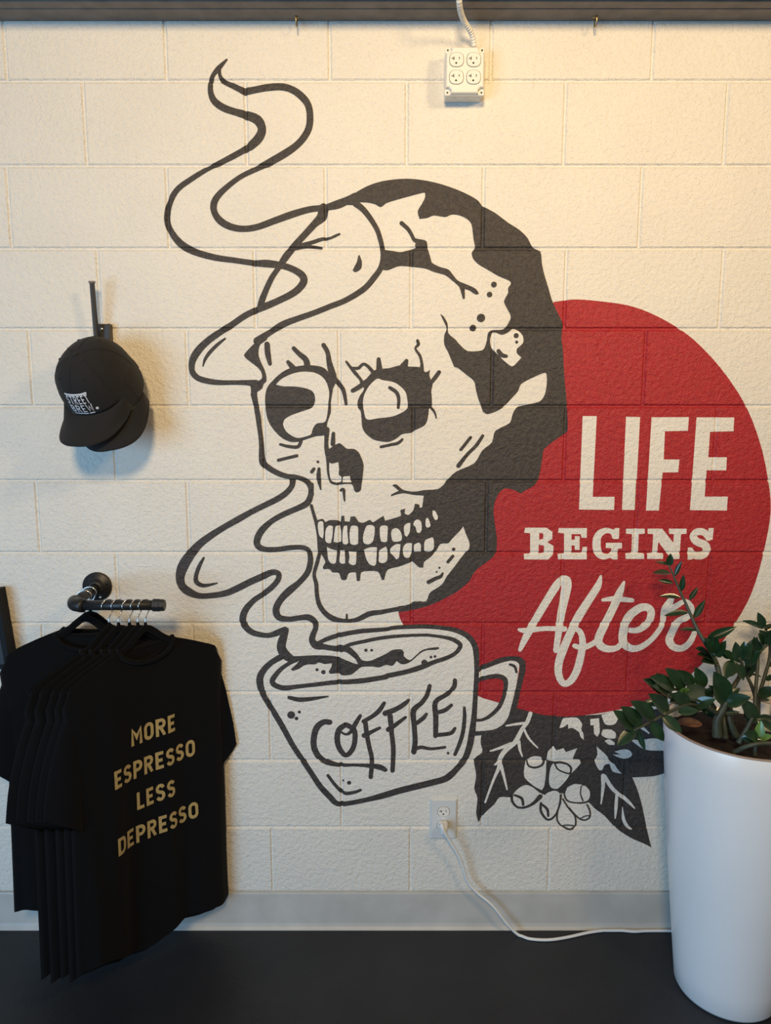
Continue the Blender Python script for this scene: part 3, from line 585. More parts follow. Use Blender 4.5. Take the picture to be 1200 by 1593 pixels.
# raised cover with notched corners
def notch_ring(bm, ins, y, n=0.013):
    x0, x1, z0, z1 = qx0+ins, qx1-ins, qz0+ins, qz1-ins
    P = [(x0+n, z0), (x1-n, z0), (x1-n, z0+n*0.6), (x1-n*0.6, z0+n), (x1, z0+n), (x1, z1-n), (x1-n*0.6, z1-n), (x1-n, z1-n*0.6), (x1-n, z1), (x0+n, z1), (x0+n, z1-n*0.6), (x0+n*0.6, z1-n), (x0, z1-n), (x0, z0+n), (x0+n*0.6, z0+n), (x0+n, z0+n*0.6)]
    return [bm.verts.new((a, y, b)) for a, b in P]
bm = bmesh.new(); rs = [notch_ring(bm, 0.0012, -qd+0.003), notch_ring(bm, 0.0028, -qd-0.005), notch_ring(bm, 0.005, -qd-0.007)]
for a, b in zip(rs[:-1], rs[1:]):
    for k in range(16): bm.faces.new((a[k], a[(k+1) % 16], b[(k+1) % 16], b[k]))
bm.faces.new(rs[-1]); qobj('cover', bm, M_GREYPLATE)
for sx in (-1, 1):
    for sz in (-1, 1):
        bm = bmesh.new(); add_lathe(bm, [(0.0022, -qd+0.0015), (0.0022, -qd+0.004)], 12, (qc[0]+sx*(qx1-qx0)*0.43, 0, qc[1]+sz*(qz1-qz0)*0.44), 'Y', True); qobj('screw', bm, M_SLOT)
        r = receptacle(quad, (qc[0]+sx*(qx1-qx0)*0.215, qc[1]+0.003+sz*(qz1-qz0)*0.18), -qd-0.007, 0.033, 0.031)
        r.matrix_parent_inverse = Matrix.Translation(quad.location).inverted()
# flexible conduit
path = [at(738, 73, -0.028), at(737, 64, -0.032), at(733, 50, -0.045), at(722, 32, -0.075), at(716.5, 16, -0.112), at(714.5, 0, -0.142), at(714, -20, -0.15), at(714, -60, -0.15)]
fine = [Vector(p) for p in catmull([tuple(p) for p in path], 60)]; pts, rad = [fine[0]], [0.006]; Lacc = 0; nxt = 0.0008
for a, b in zip(fine[:-1], fine[1:]):
    seg_l = (b-a).length
    while Lacc+seg_l >= nxt:
        pts.append(a.lerp(b, (nxt-Lacc)/seg_l)); rad.append(0.0056+0.0016*abs(math.sin(nxt*PI/0.0072))**0.7); nxt += 0.0008
    Lacc += seg_l
tag(tube('flexible_conduit', pts, rad, M_GREYPLATE, seg=12), 'white ribbed flexible conduit running down to the four-outlet box', 'conduit')
# duplex outlet plate low on the wall
o0, o1 = at(669, 1303.5), at(711.5, 1241.5)
ox0, ox1, oz0, oz1 = o0.x, o1.x, o0.z, o1.z
op = thing('wall_outlet', 'grey-white duplex outlet plate low on the wall under the coffee cup', 'outlet', ((ox0+ox1)/2, 0, oz0))
opi = Matrix.Translation(op.location).inverted()
bm = bmesh.new()
rg = [[bm.verts.new((x, y, z)) for x, z in ((ox0+i, oz0+i), (ox1-i, oz0+i), (ox1-i, oz1-i), (ox0+i, oz1-i))] for i, y in ((0, 0.004), (0, -0.003), (0.004, -0.007))]
for a, b in zip(rg[:-1], rg[1:]):
    for k in range(4): bm.faces.new((a[k], a[(k+1) % 4], b[(k+1) % 4], b[k]))
bm.faces.new(rg[-1]); o = obj('cover_plate', bm, mat('pale_grey_plate', (0.66, 0.67, 0.66), 0.4), op); o.matrix_parent_inverse = opi
c1 = at(690.5, 1262.5, -0.007); c2 = at(689.5, 1283, -0.007)
for c in (c1, c2):
    r = receptacle(op, (c.x, c.z), -0.007, 0.033, 0.027); r.matrix_parent_inverse = opi
bm = bmesh.new(); cs = at(690.5, 1272.5, -0.007); add_lathe(bm, [(0.0022, -0.0085), (0.0022, -0.006)], 12, (cs.x, 0, cs.z), 'Y', True); o = obj('screw', bm, M_PLASTIC, op); o.matrix_parent_inverse = opi
# plug and cord
pg = at(689.5, 1283, -0.012)
cord = thing('power_cord', 'white power cord with plug trailing from the wall outlet across the floor', 'cord', (pg.x, 0, 0))
ci = Matrix.Translation(cord.location).inverted()
bm = bmesh.new(); add_box(bm, (pg.x-0.011, -0.046, pg.z-0.012), (pg.x+0.013, -0.0095, pg.z+0.012), 0.004, 3); o = obj('plug', bm, M_CORD, cord); o.matrix_parent_inverse = ci
for v in o.data.vertices:
    k = (-0.0095-v.co.y)/0.0365; v.co.x = pg.x+(v.co.x-pg.x)*(1-0.25*k)
k3 = [at(687.5, 1282, -0.048), at(689, 1289, -0.052), at(693, 1297, -0.05), at(700, 1308, -0.044), at(717, 1338, -0.036), at(727, 1369, -0.03), at(742, 1388, -0.03), at(767, 1409, -0.034), at(790, 1438, -0.036)]
k3 += [at_floor(px, py, 0.0045) for px, py in ((808, 1455), (825, 1460.5), (854, 1462), (883, 1458), (917, 1450.5), (946, 1447), (967, 1447.5), (987, 1449), (1008, 1448), (1044, 1448), (1090, 1449))]
cc = catmull([tuple(p) for p in k3], 8)
cc = [(x, min(y, -0.018), max(z, 0.0045)) for x, y, z in cc]
o = tube('cord', cc, [0.0062-0.002*min(1, i/40) for i in range(len(cc))], M_CORD, cord, 10); o.matrix_parent_inverse = ci
# cup hooks under the ledge
for px, lab in ((462, 'small brass cup hook under the ledge above the curling steam'), (925.5, 'small brass cup hook under the ledge right of the outlet box')):
    yb = depth_under(26.5); b = at(px, 26.5, yb); b.z = ZL
    h = thing('cup_hook', lab, 'hook', b, 'brass cup hooks under the ledge')
    bm = bmesh.new(); add_lathe(bm, [(0.001, 0.0), (0.0045, 0.0), (0.0045, -0.0018), (0.002, -0.003)], 16, (0, 0, 0), 'Z'); obj('washer', bm, M_BRASS, h, True)
    pts = [(0, 0, 0), (0, 0, -0.012)]+[(0, -0.011+0.011*math.cos(a), -0.012-0.016*math.sin(a)) for a in [PI*k/10 for k in range(1, 11)]]+[(0, -0.022, -0.006)]
    tube('hook_wire', pts, 0.0015, M_BRASS, h, 8)

# ------------------------------------------------------------------ planter and plant
PX, PY, PR, PRB, PH = 0.9129, -0.2213, 0.1938, 0.1295, 0.7376
planter = thing('planter', 'tall white tapered round planter on the floor at the right', 'planter', (PX, PY, 0))
prof = [(0.001, 0.0), (PRB-0.012, 0.0), (PRB-0.004, 0.003), (PRB, 0.010)]
for k in range(1, 13):
    t = k/12; prof.append((PRB+(PR-PRB)*(0.5*t+0.5*math.sin(t*PI/2)) if False else PRB+(PR-PRB)*(1-(1-t)**1.18), 0.010+(PH-0.012)*t))
prof += [(PR-0.001, PH), (PR-0.006, PH), (PR-0.008, PH-0.003), (PR-0.012, PH-0.12)]
bm = bmesh.new(); add_lathe(bm, prof, 72); obj('body', bm, M_PLANTER, planter, True)
bm = bmesh.new(); add_lathe(bm, [(0.001, PH-0.034), (0.06, PH-0.030), (0.12, PH-0.036), (PR-0.0085, PH-0.040)], 40)
for v in bm.verts: v.co.z += random.uniform(-0.004, 0.004)
obj('soil', bm, M_SOIL, planter, True)
bm = bmesh.new(); add_lathe(bm, [(PR-0.0004, PH-0.004), (PR+0.0006, PH-0.001), (PR-0.002, PH+0.0012), (PR-0.006, PH+0.0006)], 72); obj('rim', bm, mat('worn_rim', (0.32, 0.25, 0.22), 0.5), planter, True)

plant = thing('potted_plant', 'glossy dark green leafy plant with thick stems growing in the white planter', 'plant', (PX, PY, PH-0.036))
PI_ = Matrix.Translation(plant.location).inverted()
def leaf_mesh(name, m, wid=0.275, fold=0.10, curl=0.10):
    n = 9; V, Fc = [], []
    for i in range(n):
        t = i/(n-1); w = wid*(math.sin(PI*min(1, t**0.85*1.0))**0.8)*(1-0.15*t) if 0 < i < n-1 else 0.004
        z = -curl*t*t
        V += [(t, -w, z+fold*w*2.2), (t, -w*0.5, z+fold*w*0.8), (t, 0, z), (t, w*0.5, z+fold*w*0.8), (t, w, z+fold*w*2.2)]
    for i in range(n-1):
        for k in range(4): a = i*5+k; Fc.append((a, a+1, a+6, a+5))
    me = bpy.data.meshes.new(name); me.from_pydata(V, [], Fc); me.update(); me.materials.append(m)
    for f in me.polygons: f.use_smooth = True
    return me
LM = [leaf_mesh('leaf_blade', M_LEAF), leaf_mesh('leaf_blade_narrow', M_LEAF, 0.17, 0.2, 0.05), leaf_mesh('leaf_blade_bright', M_LEAF2, 0.27), leaf_mesh('leaf_blade_dry', M_DRY, 0.25)]
def pp(x, y, d): return at(950+x/4.8, 850+y/4.8, d)
def leaf(parent, x0, y0, x1, y1, d, kind=0, out=None, roll=None):
    """from base to tip in plant-crop pixels; the tip comes out of the stem's depth by 'out' metres"""
    a = pp(x0, y0, d); L0 = (pp(x1, y1, d)-a).length
    out = random.uniform(-0.25, 0.35)*L0 if out is None else out
    b = pp(x1, y1, d-out); ax = (b-a); L = ax.length; ax.normalize()
    view = (cam.location-a).normalized()
    nrm = (view+Vector((0, 0, 0.55))); nrm = nrm-ax*nrm.dot(ax); nrm.normalize()
    roll = random.uniform(-0.5, 0.5) if roll is None else roll
    nrm = Matrix.Rotation(roll, 3, ax) @ nrm; side = nrm.cross(ax)
    mtx = Matrix((( ax.x, side.x, nrm.x, a.x), (ax.y, side.y, nrm.y, a.y), (ax.z, side.z, nrm.z, a.z), (0, 0, 0, 1)))
    o = bpy.data.objects.new('leaf', LM[kind]); COL.objects.link(o); o.parent = parent
    o.matrix_parent_inverse = Matrix.Translation(plant.location).inverted(); o.matrix_basis = mtx @ Matrix.Scale(L*(1.1 if kind == 0 else 1.0), 4)
    return o
def stem(pts, r0, r1, kids):
    """pts: (x,y,depth) crop pixels from the soil up"""
    P = [tuple(pp(x, y, d)) for x, y, d in pts]
    c = catmull(P, 6); n = len(c)
    bm = bmesh.new(); add_tube(bm, c, [r0+(r1-r0)*i/(n-1) for i in range(n)], 8)
    o = obj('stem', bm, M_STEM, plant, True); o.matrix_parent_inverse = PI_
    for k in kids:
        l = leaf(o, *k); l.matrix_parent_inverse = Matrix()
    return o
dA = -0.20
# tall stem leaning left in front of the script lettering
stem([(865,1385,-0.25),(850,1250,-0.235),(835,1080,-0.22),(800,900,-0.2),(755,800,-0.19),(705,715,-0.18),(650,620,-0.165),(600,510,-0.15),(560,420,-0.14),(510,310,-0.13),(460,190,-0.12),(432,135,-0.115)], 0.0085, 0.002,
  [(440,140,335,112,-0.115,1,0.0),(438,150,450,65,-0.115,0,0.01,0.2),(452,200,330,190,-0.12,0,0.0,0.5),(484,222,532,108,-0.12,1),(468,272,358,252,-0.125,1),(530,335,548,210,-0.13,1),(525,382,368,368,-0.135,1,0.0,0.3),(588,402,656,303,-0.14,1,0.0,0.2),
   (585,495,402,512,-0.15,1,0.0,0.3),(625,535,708,398,-0.15,1,0.0,0.3),(650,628,518,618,-0.165,1,0.0,0.4),(720,692,942,600,-0.18,1,0.02,0.4),
   (725,760,760,672,-0.19,0,0.02),(770,800,790,690,-0.19,0,0.02),(800,830,850,715,-0.19,0,0.01),(735,800,655,760,-0.19,0,0.02),(780,850,668,800,-0.195,0,0.02),(800,870,700,850,-0.2,0,0.03),(790,830,730,700,-0.19,0,0.03)])
# stem leaning right, broad leaves in the middle
stem([(905,1390,-0.22),(895,1250,-0.22),(890,1110,-0.21),(930,1030,-0.2),(965,970,-0.19),(985,890,-0.185),(960,830,-0.185)], 0.0085, 0.004,
  [(960,870,940,730,-0.185,0,0.0,0.1),(930,850,850,780,-0.185,0),(915,850,860,975,-0.19,0,0.03,0.0),(960,880,990,985,-0.19,0,0.03,0.1),(940,860,905,960,-0.19,0,0.02),(1000,860,1000,725,-0.185,0,0.0),(1010,870,1085,695,-0.18,0,0.0,-0.1),(1010,900,1100,790,-0.19,0,0.02),(1010,890,1040,900,-0.19,0,0.02),(890,840,830,780,-0.185,0),(1000,850,1045,740,-0.19,0,0.02)])
# right-hand stems
stem([(1095,1330,-0.2),(1092,1230,-0.19),(1085,1130,-0.18),(1055,1040,-0.17),(1018,965,-0.165)], 0.0075, 0.004, [(1030,985,1035,860,-0.165,0),(1030,950,1095,850,-0.165,0)])
stem([(1105,1300,-0.16),(1110,1130,-0.15),(1150,980,-0.14),(1185,850,-0.13),(1190,740,-0.125),(1150,640,-0.12)], 0.006, 0.003,
  [(1130,975,1030,950,-0.14,1,0.0),(1160,1000,1230,960,-0.14,0),(1100,1110,1235,1065,-0.2,0,0.03,0.2),(1110,1150,1185,1140,-0.15,0),(1170,900,1240,860,-0.13,0)])
stem([(1120,1340,-0.26),(1080,1200,-0.24),(1100,900,-0.2),(1110,800,-0.19),(1190,720,-0.19),(1240,690,-0.19)], 0.0055, 0.003, [(1110,810,1080,690,-0.19,0,0.0),(1150,740,1120,660,-0.19,0,0.02),(1170,740,1210,640,-0.19,0,0.02),(1190,740,1180,650,-0.19,0,0.02)])
stem([(1200,1350,-0.13),(1235,1000,-0.12),(1190,700,-0.11),(1150,600,-0.11)], 0.005, 0.0025, [(1145,610,1110,505,-0.11,0,0.0),(1145,615,990,552,-0.11,1,0.01),(1150,620,1220,575,-0.11,0,0.0),(1140,630,1110,640,-0.11,1),(1150,640,1240,600,-0.11,0),(1150,720,1130,640,-0.13,0,0.03)])
# arching stem in front at the left, over the rim
stem([(850,1390,-0.26),(800,1250,-0.3),(640,1180,-0.33),(500,1210,-0.37),(340,1290,-0.40),(190,1368,-0.42)], 0.007, 0.0025,
  [(190,1370,62,1475,-0.42,0,0.01,0.1),(185,1362,52,1238,-0.42,0,0.01,0.1),(238,1338,106,1208,-0.41,0,0.01,0.1),(338,1288,183,1165,-0.40,0,0.01,0.1),(212,1368,258,1530,-0.415,1,0.01,0.6),(300,1310,398,1445,-0.40,0,0.01,0.1),(388,1265,525,1378,-0.39,0,0.02,0.1),(440,1245,318,1115,-0.38,0,0.02,0.1),(505,1235,642,1225,-0.37,0,0.02,0.0),(600,1190,480,1110,-0.34,0,0.02),(620,1195,768,1140,-0.33,0,0.02,0.2)])
# dense leaves at the left
stem([(840,1390,-0.24),(790,1230,-0.26),(700,1120,-0.27),(560,1080,-0.28),(430,1060,-0.29)], 0.007, 0.003,
  [(440,1110,278,995,-0.29,0,0.01),(480,1060,328,975,-0.29,0,0.02,0.1),(430,1030,355,955,-0.285,0,0.0),(560,1062,438,925,-0.28,0,0.01,0.0),(630,1055,525,935,-0.27,0,0.01,0.1),(700,1060,648,922,-0.26,0,0.01,0.0),(480,1130,345,1040,-0.3,0,0.03),(500,1150,370,1080,-0.3,0,0.03),(330,1150,235,1200,-0.31,0,0.0),(600,1130,470,1150,-0.3,0,0.04),(570,1100,620,1200,-0.3,0,0.04),(760,1100,560,1110,-0.29,0,0.05,0.1),(700,1120,790,1070,-0.28,0,0.03),(500,1120,580,1060,-0.3,2,0.03),(420,1120,330,1180,-0.31,0,0.03),(640,1150,720,1240,-0.29,0,0.03),(560,1160,640,1260,-0.28,0,0.0),(720,1180,620,1230,-0.27,0,0.0),(800,1260,700,1230,-0.26,0,0.0)])
# big dark leaves in the centre
stem([(800,1420,-0.3),(800,1300,-0.3),(850,1200,-0.3),(865,1160,-0.3)], 0.013, 0.006, [(865,1165,800,970,-0.3,0,0.03,0.1),(855,1170,1022,1128,-0.3,0,0.04,0.3),(850,1175,760,1050,-0.3,0,0.01),(840,1190,800,1290,-0.29,0),(870,1190,930,1180,-0.29,0)])
stem([(860,1430,-0.29),(850,1330,-0.29),(845,1260,-0.28)], 0.008, 0.003, [(845,1265,740,1200,-0.28,1),(845,1250,970,1235,-0.28,1)])
stem([(940,1420,-0.28),(900,1330,-0.28),(880,1230,-0.27),(885,1110,-0.26)], 0.009, 0.006, [(885,1120,960,1060,-0.25,0,0.0)])
# right front
stem([(960,1470,-0.33),(1010,1380,-0.33),(1060,1280,-0.33)], 0.008, 0.004, [(1040,1330,1000,1220,-0.3,1),(1100,1310,992,1155,-0.31,0,0.01,0.2),(1100,1300,1230,1380,-0.33,0,0.02,0.2),(1090,1290,1230,1290,-0.31,0),(980,1430,1115,1440,-0.35,0,0.02,0.3)])
stem([(1080,1560,-0.36),(1085,1500,-0.36),(1110,1420,-0.36)], 0.006, 0.003, [(1110,1440,1125,1305,-0.36,2,0.0,0.0),(1105,1440,1210,1410,-0.36,2,0.02,0.0),(1110,1430,1020,1400,-0.36,0,0.02)])
stem([(920,1545,-0.36),(1000,1500,-0.38),(1100,1475,-0.39),(1220,1470,-0.39)], 0.006, 0.005, [])
l = leaf(plant, 690, 1330, 480, 1300, -0.26, 3, 0.0, 0.4); l.name = 'dry_leaf'; l.matrix_parent_inverse = PI_

# ------------------------------------------------------------------ pipe rail
YB = -0.186
pf = at(152, 912, 0); rail = thing('pipe_rail', 'matte black pipe clothes rail screwed to the wall', 'clothes rail', (pf.x, 0, pf.z))
ri = Matrix.Translation(rail.location).inverted()
def robj(name, bm, m=M_PIPE, sm=True, parent=rail):
    o = obj(name, bm, m, parent, sm)
    if parent is rail: o.matrix_parent_inverse = ri
    return o
bm = bmesh.new(); add_lathe(bm, [(0.001, 0.0), (0.0405, 0.0), (0.0405, -0.005), (0.0385, -0.0075), (0.024, -0.0085), (0.0205, -0.012), (0.0195, -0.024), (0.014, -0.025)], 40, (pf.x, 0, pf.z), 'Y'); fo = robj('flange', bm)
for k, m in ((0.3, M_PIPE), (1.87, M_PIPE), (3.44, M_PIPE), (5.0, M_STEEL)):
    bm = bmesh.new(); add_lathe(bm, [(0.001, -0.0105), (0.003, -0.0102), (0.0036, -0.008)], 14, (pf.x+0.031*math.cos(k), 0, pf.z+0.031*math.sin(k)), 'Y'); robj('screw', bm, m, True, fo)
RX0 = at(108, 940, YB).x; RX1 = at(246, 942, YB).x; RZ = at(180, 941.5, YB).z
pe = Vector((RX0+0.004, YB, RZ)); nv = (Vector((pf.x, -0.02, pf.z))-pe)
bm = bmesh.new(); add_tube(bm, [Vector((pf.x, -0.012, pf.z)), pe+nv.normalized()*0.012], 0.0132, 20); robj('nipple', bm)
bm = bmesh.new(); d1 = nv.normalized(); d2 = Vector((1, 0, 0)); E_ = []
for k in range(9):
    t = k/8; E_.append(pe+d1*0.030*(1-t)**2+d2*0.032*t**2)
add_tube(bm, E_, [0.0185, 0.0185, 0.0172, 0.0172, 0.0172, 0.0172, 0.0172, 0.0185, 0.0185], 20); robj('elbow', bm)
bm = bmesh.new(); add_tube(bm, [(RX0+0.03, YB, RZ), (RX1, YB, RZ)], 0.0128, 22); robj('bar', bm)
bm = bmesh.new(); add_tube(bm, [(RX1-0.012, YB, RZ), (RX1+0.004, YB, RZ), (RX1+0.005, YB, RZ), (RX1+0.014, YB, RZ), (RX1+0.017, YB, RZ)], [0.0165, 0.0165, 0.0155, 0.0155, 0.0135], 8); robj('end_cap', bm, sm=False)

# ------------------------------------------------------------------ plain block lettering drawn as brush strips
def arc(cx, cy, rx, ry, a0, a1, n=8): return [(cx+rx*math.cos(math.radians(a0+(a1-a0)*k/n)), cy+ry*math.sin(math.radians(a0+(a1-a0)*k/n))) for k in range(n+1)]
GLYPH = {'M': (0.74, [[(0.1, 0), (0.1, 0.9), (0.37, 0.42), (0.64, 0.9), (0.64, 0)]]),
 'O': (0.64, [arc(0.32, 0.68, 0.22, 0.22, 0, 180)+arc(0.32, 0.32, 0.22, 0.22, 180, 360)+[(0.54, 0.68)]]),
 'R': (0.64, [[(0.1, 0), (0.1, 1)], [(0.1, 0.9), (0.32, 0.9)]+arc(0.34, 0.70, 0.19, 0.20, 90, -90)+[(0.1, 0.50)], [(0.30, 0.5), (0.53, 0)]]),
 'E': (0.54, [[(0.1, 0), (0.1, 1)], [(0.1, 0.9), (0.5, 0.9)], [(0.1, 0.5), (0.44, 0.5)], [(0.1, 0.1), (0.5, 0.1)]]),
 'S': (0.60, [arc(0.30, 0.705, 0.20, 0.195, 15, 270)+arc(0.30, 0.295, 0.20, 0.21, 90, -165)]),
 'P': (0.60, [[(0.1, 0), (0.1, 1)], [(0.1, 0.9), (0.30, 0.9)]+arc(0.31, 0.68, 0.20, 0.22, 90, -90)+[(0.1, 0.46)]]),
 'L': (0.52, [[(0.1, 0), (0.1, 1)], [(0.1, 0.1), (0.48, 0.1)]]),
 'D': (0.64, [[(0.1, 0), (0.1, 1)], [(0.1, 0.9), (0.28, 0.9)]+arc(0.30, 0.66, 0.24, 0.24, 90, 0)+arc(0.30, 0.34, 0.24, 0.24, 0, -90)+[(0.1, 0.1)]]),
 'T': (0.56, [[(0.0, 0.9), (0.56, 0.9)], [(0.28, 0.9), (0.28, 0)]]),
 'B': (0.62, [[(0.1, 0), (0.1, 1)], [(0.1, 0.9), (0.30, 0.9)]+arc(0.31, 0.71, 0.18, 0.19, 90, -90)+[(0.1, 0.52)], [(0.30, 0.52)]+arc(0.32, 0.31, 0.21, 0.21, 90, -90)+[(0.1, 0.1)]]),
 'W': (0.84, [[(0.08, 1), (0.22, 0.08), (0.42, 0.75), (0.62, 0.08), (0.76, 1)]])}
def word_mesh(text, x0, x1, z0, z1, wt, cell, wrap):
    """strip letters fitted to a rectangle, cut small and laid on a surface by wrap(x, z, lift)"""
    tot = sum(GLYPH[c][0] for c in text)+0.12*(len(text)-1); sx, sz = (x1-x0)/tot, z1-z0
    V, Fc = [], []; pen = 0.0; lift = 0
    for c in text:
        w, lines = GLYPH[c]
        for ln in lines:
            n = len(ln); A, B = [], []; lift = (lift+1) % 9
            closed = math.hypot(ln[0][0]-ln[-1][0], ln[0][1]-ln[-1][1]) < 1e-6
            for i in range(n):
                p = ln[i]
                a = ln[i-1] if i else (ln[-2] if closed else None); b = ln[i+1] if i < n-1 else (ln[1] if closed else None)
                d1 = (p[0]-a[0], p[1]-a[1]) if a else (b[0]-p[0], b[1]-p[1]); d2 = (b[0]-p[0], b[1]-p[1]) if b else d1
                l1 = math.hypot(*d1) or 1e-6; l2 = math.hypot(*d2) or 1e-6
                n1 = (-d1[1]/l1, d1[0]/l1); n2 = (-d2[1]/l2, d2[0]/l2)
                m = (n1[0]+n2[0], n1[1]+n2[1]); q = max(0.35, 1+n1[0]*n2[0]+n1[1]*n2[1])
                A.append((p[0]+m[0]/q*wt/2, p[1]+m[1]/q*wt/2)); B.append((p[0]-m[0]/q*wt/2, p[1]-m[1]/q*wt/2))
            for i in range(n-1):
                f = [(x0+(pen+q[0])*sx, z0+min(1, max(0, q[1]))*sz) for q in (A[i], B[i], B[i+1], A[i+1])]
                gx = [k*cell for k in range(int(min(q[0] for q in f)/cell)-1, int(max(q[0] for q in f)/cell)+2)]
                gz = [k*cell for k in range(int(min(q[1] for q in f)/cell)-1, int(max(q[1] for q in f)/cell)+2)]
                for h in cut(f, 0, gx):
                    for g in cut(h, 1, gz):
                        ar = sum(g[j-1][0]*g[j][1]-g[j][0]*g[j-1][1] for j in range(len(g)))
                        if abs(ar) < 1e-10: continue
                        g = g if ar > 0 else g[::-1]
                        Fc.append(list(range(len(V), len(V)+len(g)))); V += [tuple(wrap(x, z, lift*1.5e-5)) for x, z in g]
        pen += w+0.12
    me = bpy.data.meshes.new('word'); me.from_pydata(V, [], Fc); me.update(); return me
# ------------------------------------------------------------------ hangers and shirts
def shirt_front(x, z, ph, sgn=-1, amp=1.0, th=0.012):
    """depth of the cloth at shoulder-line coordinate x and height z below the rail"""
    v = min(1, max(0, (-z-0.12)/0.70)); w = 0.5*0.46+0.02*v
    e = max(0.0, 1-(abs(x)/w)**4)
    t = th*(0.35+0.65*min(1, v*6))*math.sqrt(e)
    f = amp*(v**0.8)*(0.011*math.sin(17*x+ph+1.2*v)+0.006*math.sin(41*x+2.1*ph+2*v)+0.003*math.sin(83*x+ph))
    return sgn*t+f
def hz(x):
    t = abs(x)/0.205; return -0.073-0.030*(1-math.exp(-(t/0.2)**2))-0.075*t**1.3
def zt(x, back):
    a = abs(x); s = hz(min(a, 0.205))+0.009-max(0, a-0.205)*1.2
    if a < 0.078: s = hz(0.078)+0.009-(0.045 if not back else 0.012)*math.sqrt(max(0, 1-(a/0.078)**2))
    return s
def hem(x, ph): return -0.925-0.014*math.sin(9*x+ph)-0.016*math.cos(23*x+ph)
SH_MESH = {}
def shirt(name_label, grp, loc, ang, ph, cat='shirt', th=0.012, length=0.0, print_text=False, tilt=0.0):
    root = thing('t_shirt', name_label, cat, loc, grp); root.rotation_euler = (0, tilt, ang)
    MW = Matrix.Translation(Vector(loc)) @ Matrix.Rotation(ang, 4, 'Z'); MI = MW.inverted()
    def rest(b_):                      # cloth that meets the wall lies flat against it
        for v in b_.verts:
            w = MW @ v.co; lim = -0.008-0.004*(0.5+0.5*math.sin(60*w.z+3*ph))
            if w.y > lim: w.y = lim-0.10*(w.y-lim)*0; v.co = MI @ w
    bm = bmesh.new(); nx, nz = 44, 34; grids = []
    for side, sgn in ((0, -1), (1, 1)):
        G = []
        for i in range(nz+1):
            v = (i/nz)**1.25; row = []
            for j in range(nx+1):
                u = -1+2*j/nx; u = math.copysign(abs(u)**0.9, u)
                w = 0.23*(1-0.065*min(1, v*5))+0.022*v
                if v < 0.02: w = 0.214
                x = u*w; z0 = zt(x, side); z1 = hem(x, ph)-length; z = z0+(z1-z0)*v
                y = shirt_front(x, z, ph, sgn, th=th)
                if j in (0, nx): y = shirt_front(x*0.999, z, ph, 0, th=th)
                row.append(bm.verts.new((x, y, z)))
            G.append(row)
        grids.append(G)
        for i in range(nz):
            for j in range(nx): bm.faces.new((G[i][j], G[i][j+1], G[i+1][j+1], G[i+1][j]))
    bmesh.ops.remove_doubles(bm, verts=bm.verts, dist=0.0012); rest(bm)
    obj('body', bm, M_SHIRT, root, True)
    for s in (-1, 1):
        bm = bmesh.new(); rings = []; n = 9
        for i in range(n):
            t = i/(n-1)
            c = Vector((s*(0.186+0.040*t), 0.002*math.sin(ph+3*t)+(0.006*t if s > 0 else 0), -0.225-0.285*t))
            ax = Vector((s*0.040, 0, -0.235)).normalized(); nn = Vector((-ax.z*1.0, 0, ax.x)) if s > 0 else Vector((ax.z*1.0, 0, -ax.x))
            nn = nn.normalized()*(1 if nn.x*s > 0 else -1)
            hw = 0.026+0.038*math.sin(min(1, 0.05+t*1.1)*PI/2); tk = 0.006+0.009*t
            ring = []
            for k in range(20):
                a = 2*PI*k/20
                off = nn*hw*(math.cos(a) if math.cos(a) > 0 else 0.6*math.cos(a))+Vector((0, 1, 0))*tk*(math.sin(a)+0.25*math.sin(3*a+ph+2*t))
                if t == 0: off *= 0.9
                p = c+off
                p.z += 0.035*(1-t)**2*(1-abs(math.cos(a)))+0.03*t*math.cos(a)
                ring.append(bm.verts.new(p))
            rings.append(ring)
        for a, b in zip(rings[:-1], rings[1:]):
            for k in range(20): bm.faces.new((a[k], a[(k+1) % 20], b[(k+1) % 20], b[k]))
        bm.faces.new(rings[0][::-1]); rest(bm)
        obj('sleeve', bm, M_SHIRT, root, True)
    # ribbed collar
    bm = bmesh.new(); P = []
    for k in range(25):
        a = 2*PI*k/24; x = 0.080*math.cos(a); P.append((x, -0.012*math.sin(a), zt(min(0.0775, abs(x)), math.sin(a) < 0)-0.002+0.004))
    add_tube(bm, P, 0.0055, 8, False); obj('collar', bm, M_SHIRT, root, True)
    if print_text:
        for line, zc, wd in (('MORE', -0.345, 0.128), ('ESPRESSO', -0.435, 0.240), ('LESS', -0.524, 0.108), ('DEPRESSO', -0.615, 0.240)):
            me = word_mesh(line, 0.004-wd/2, 0.004+wd/2, zc-0.024, zc+0.024, 0.19, 0.012, lambda x, z, l: (x, shirt_front(x, z, ph, -1, th=th)-0.0022-l, z))
            o = link('print', me, M_PRINT, root); o['label'] = 'gold printed word '+line
    return root
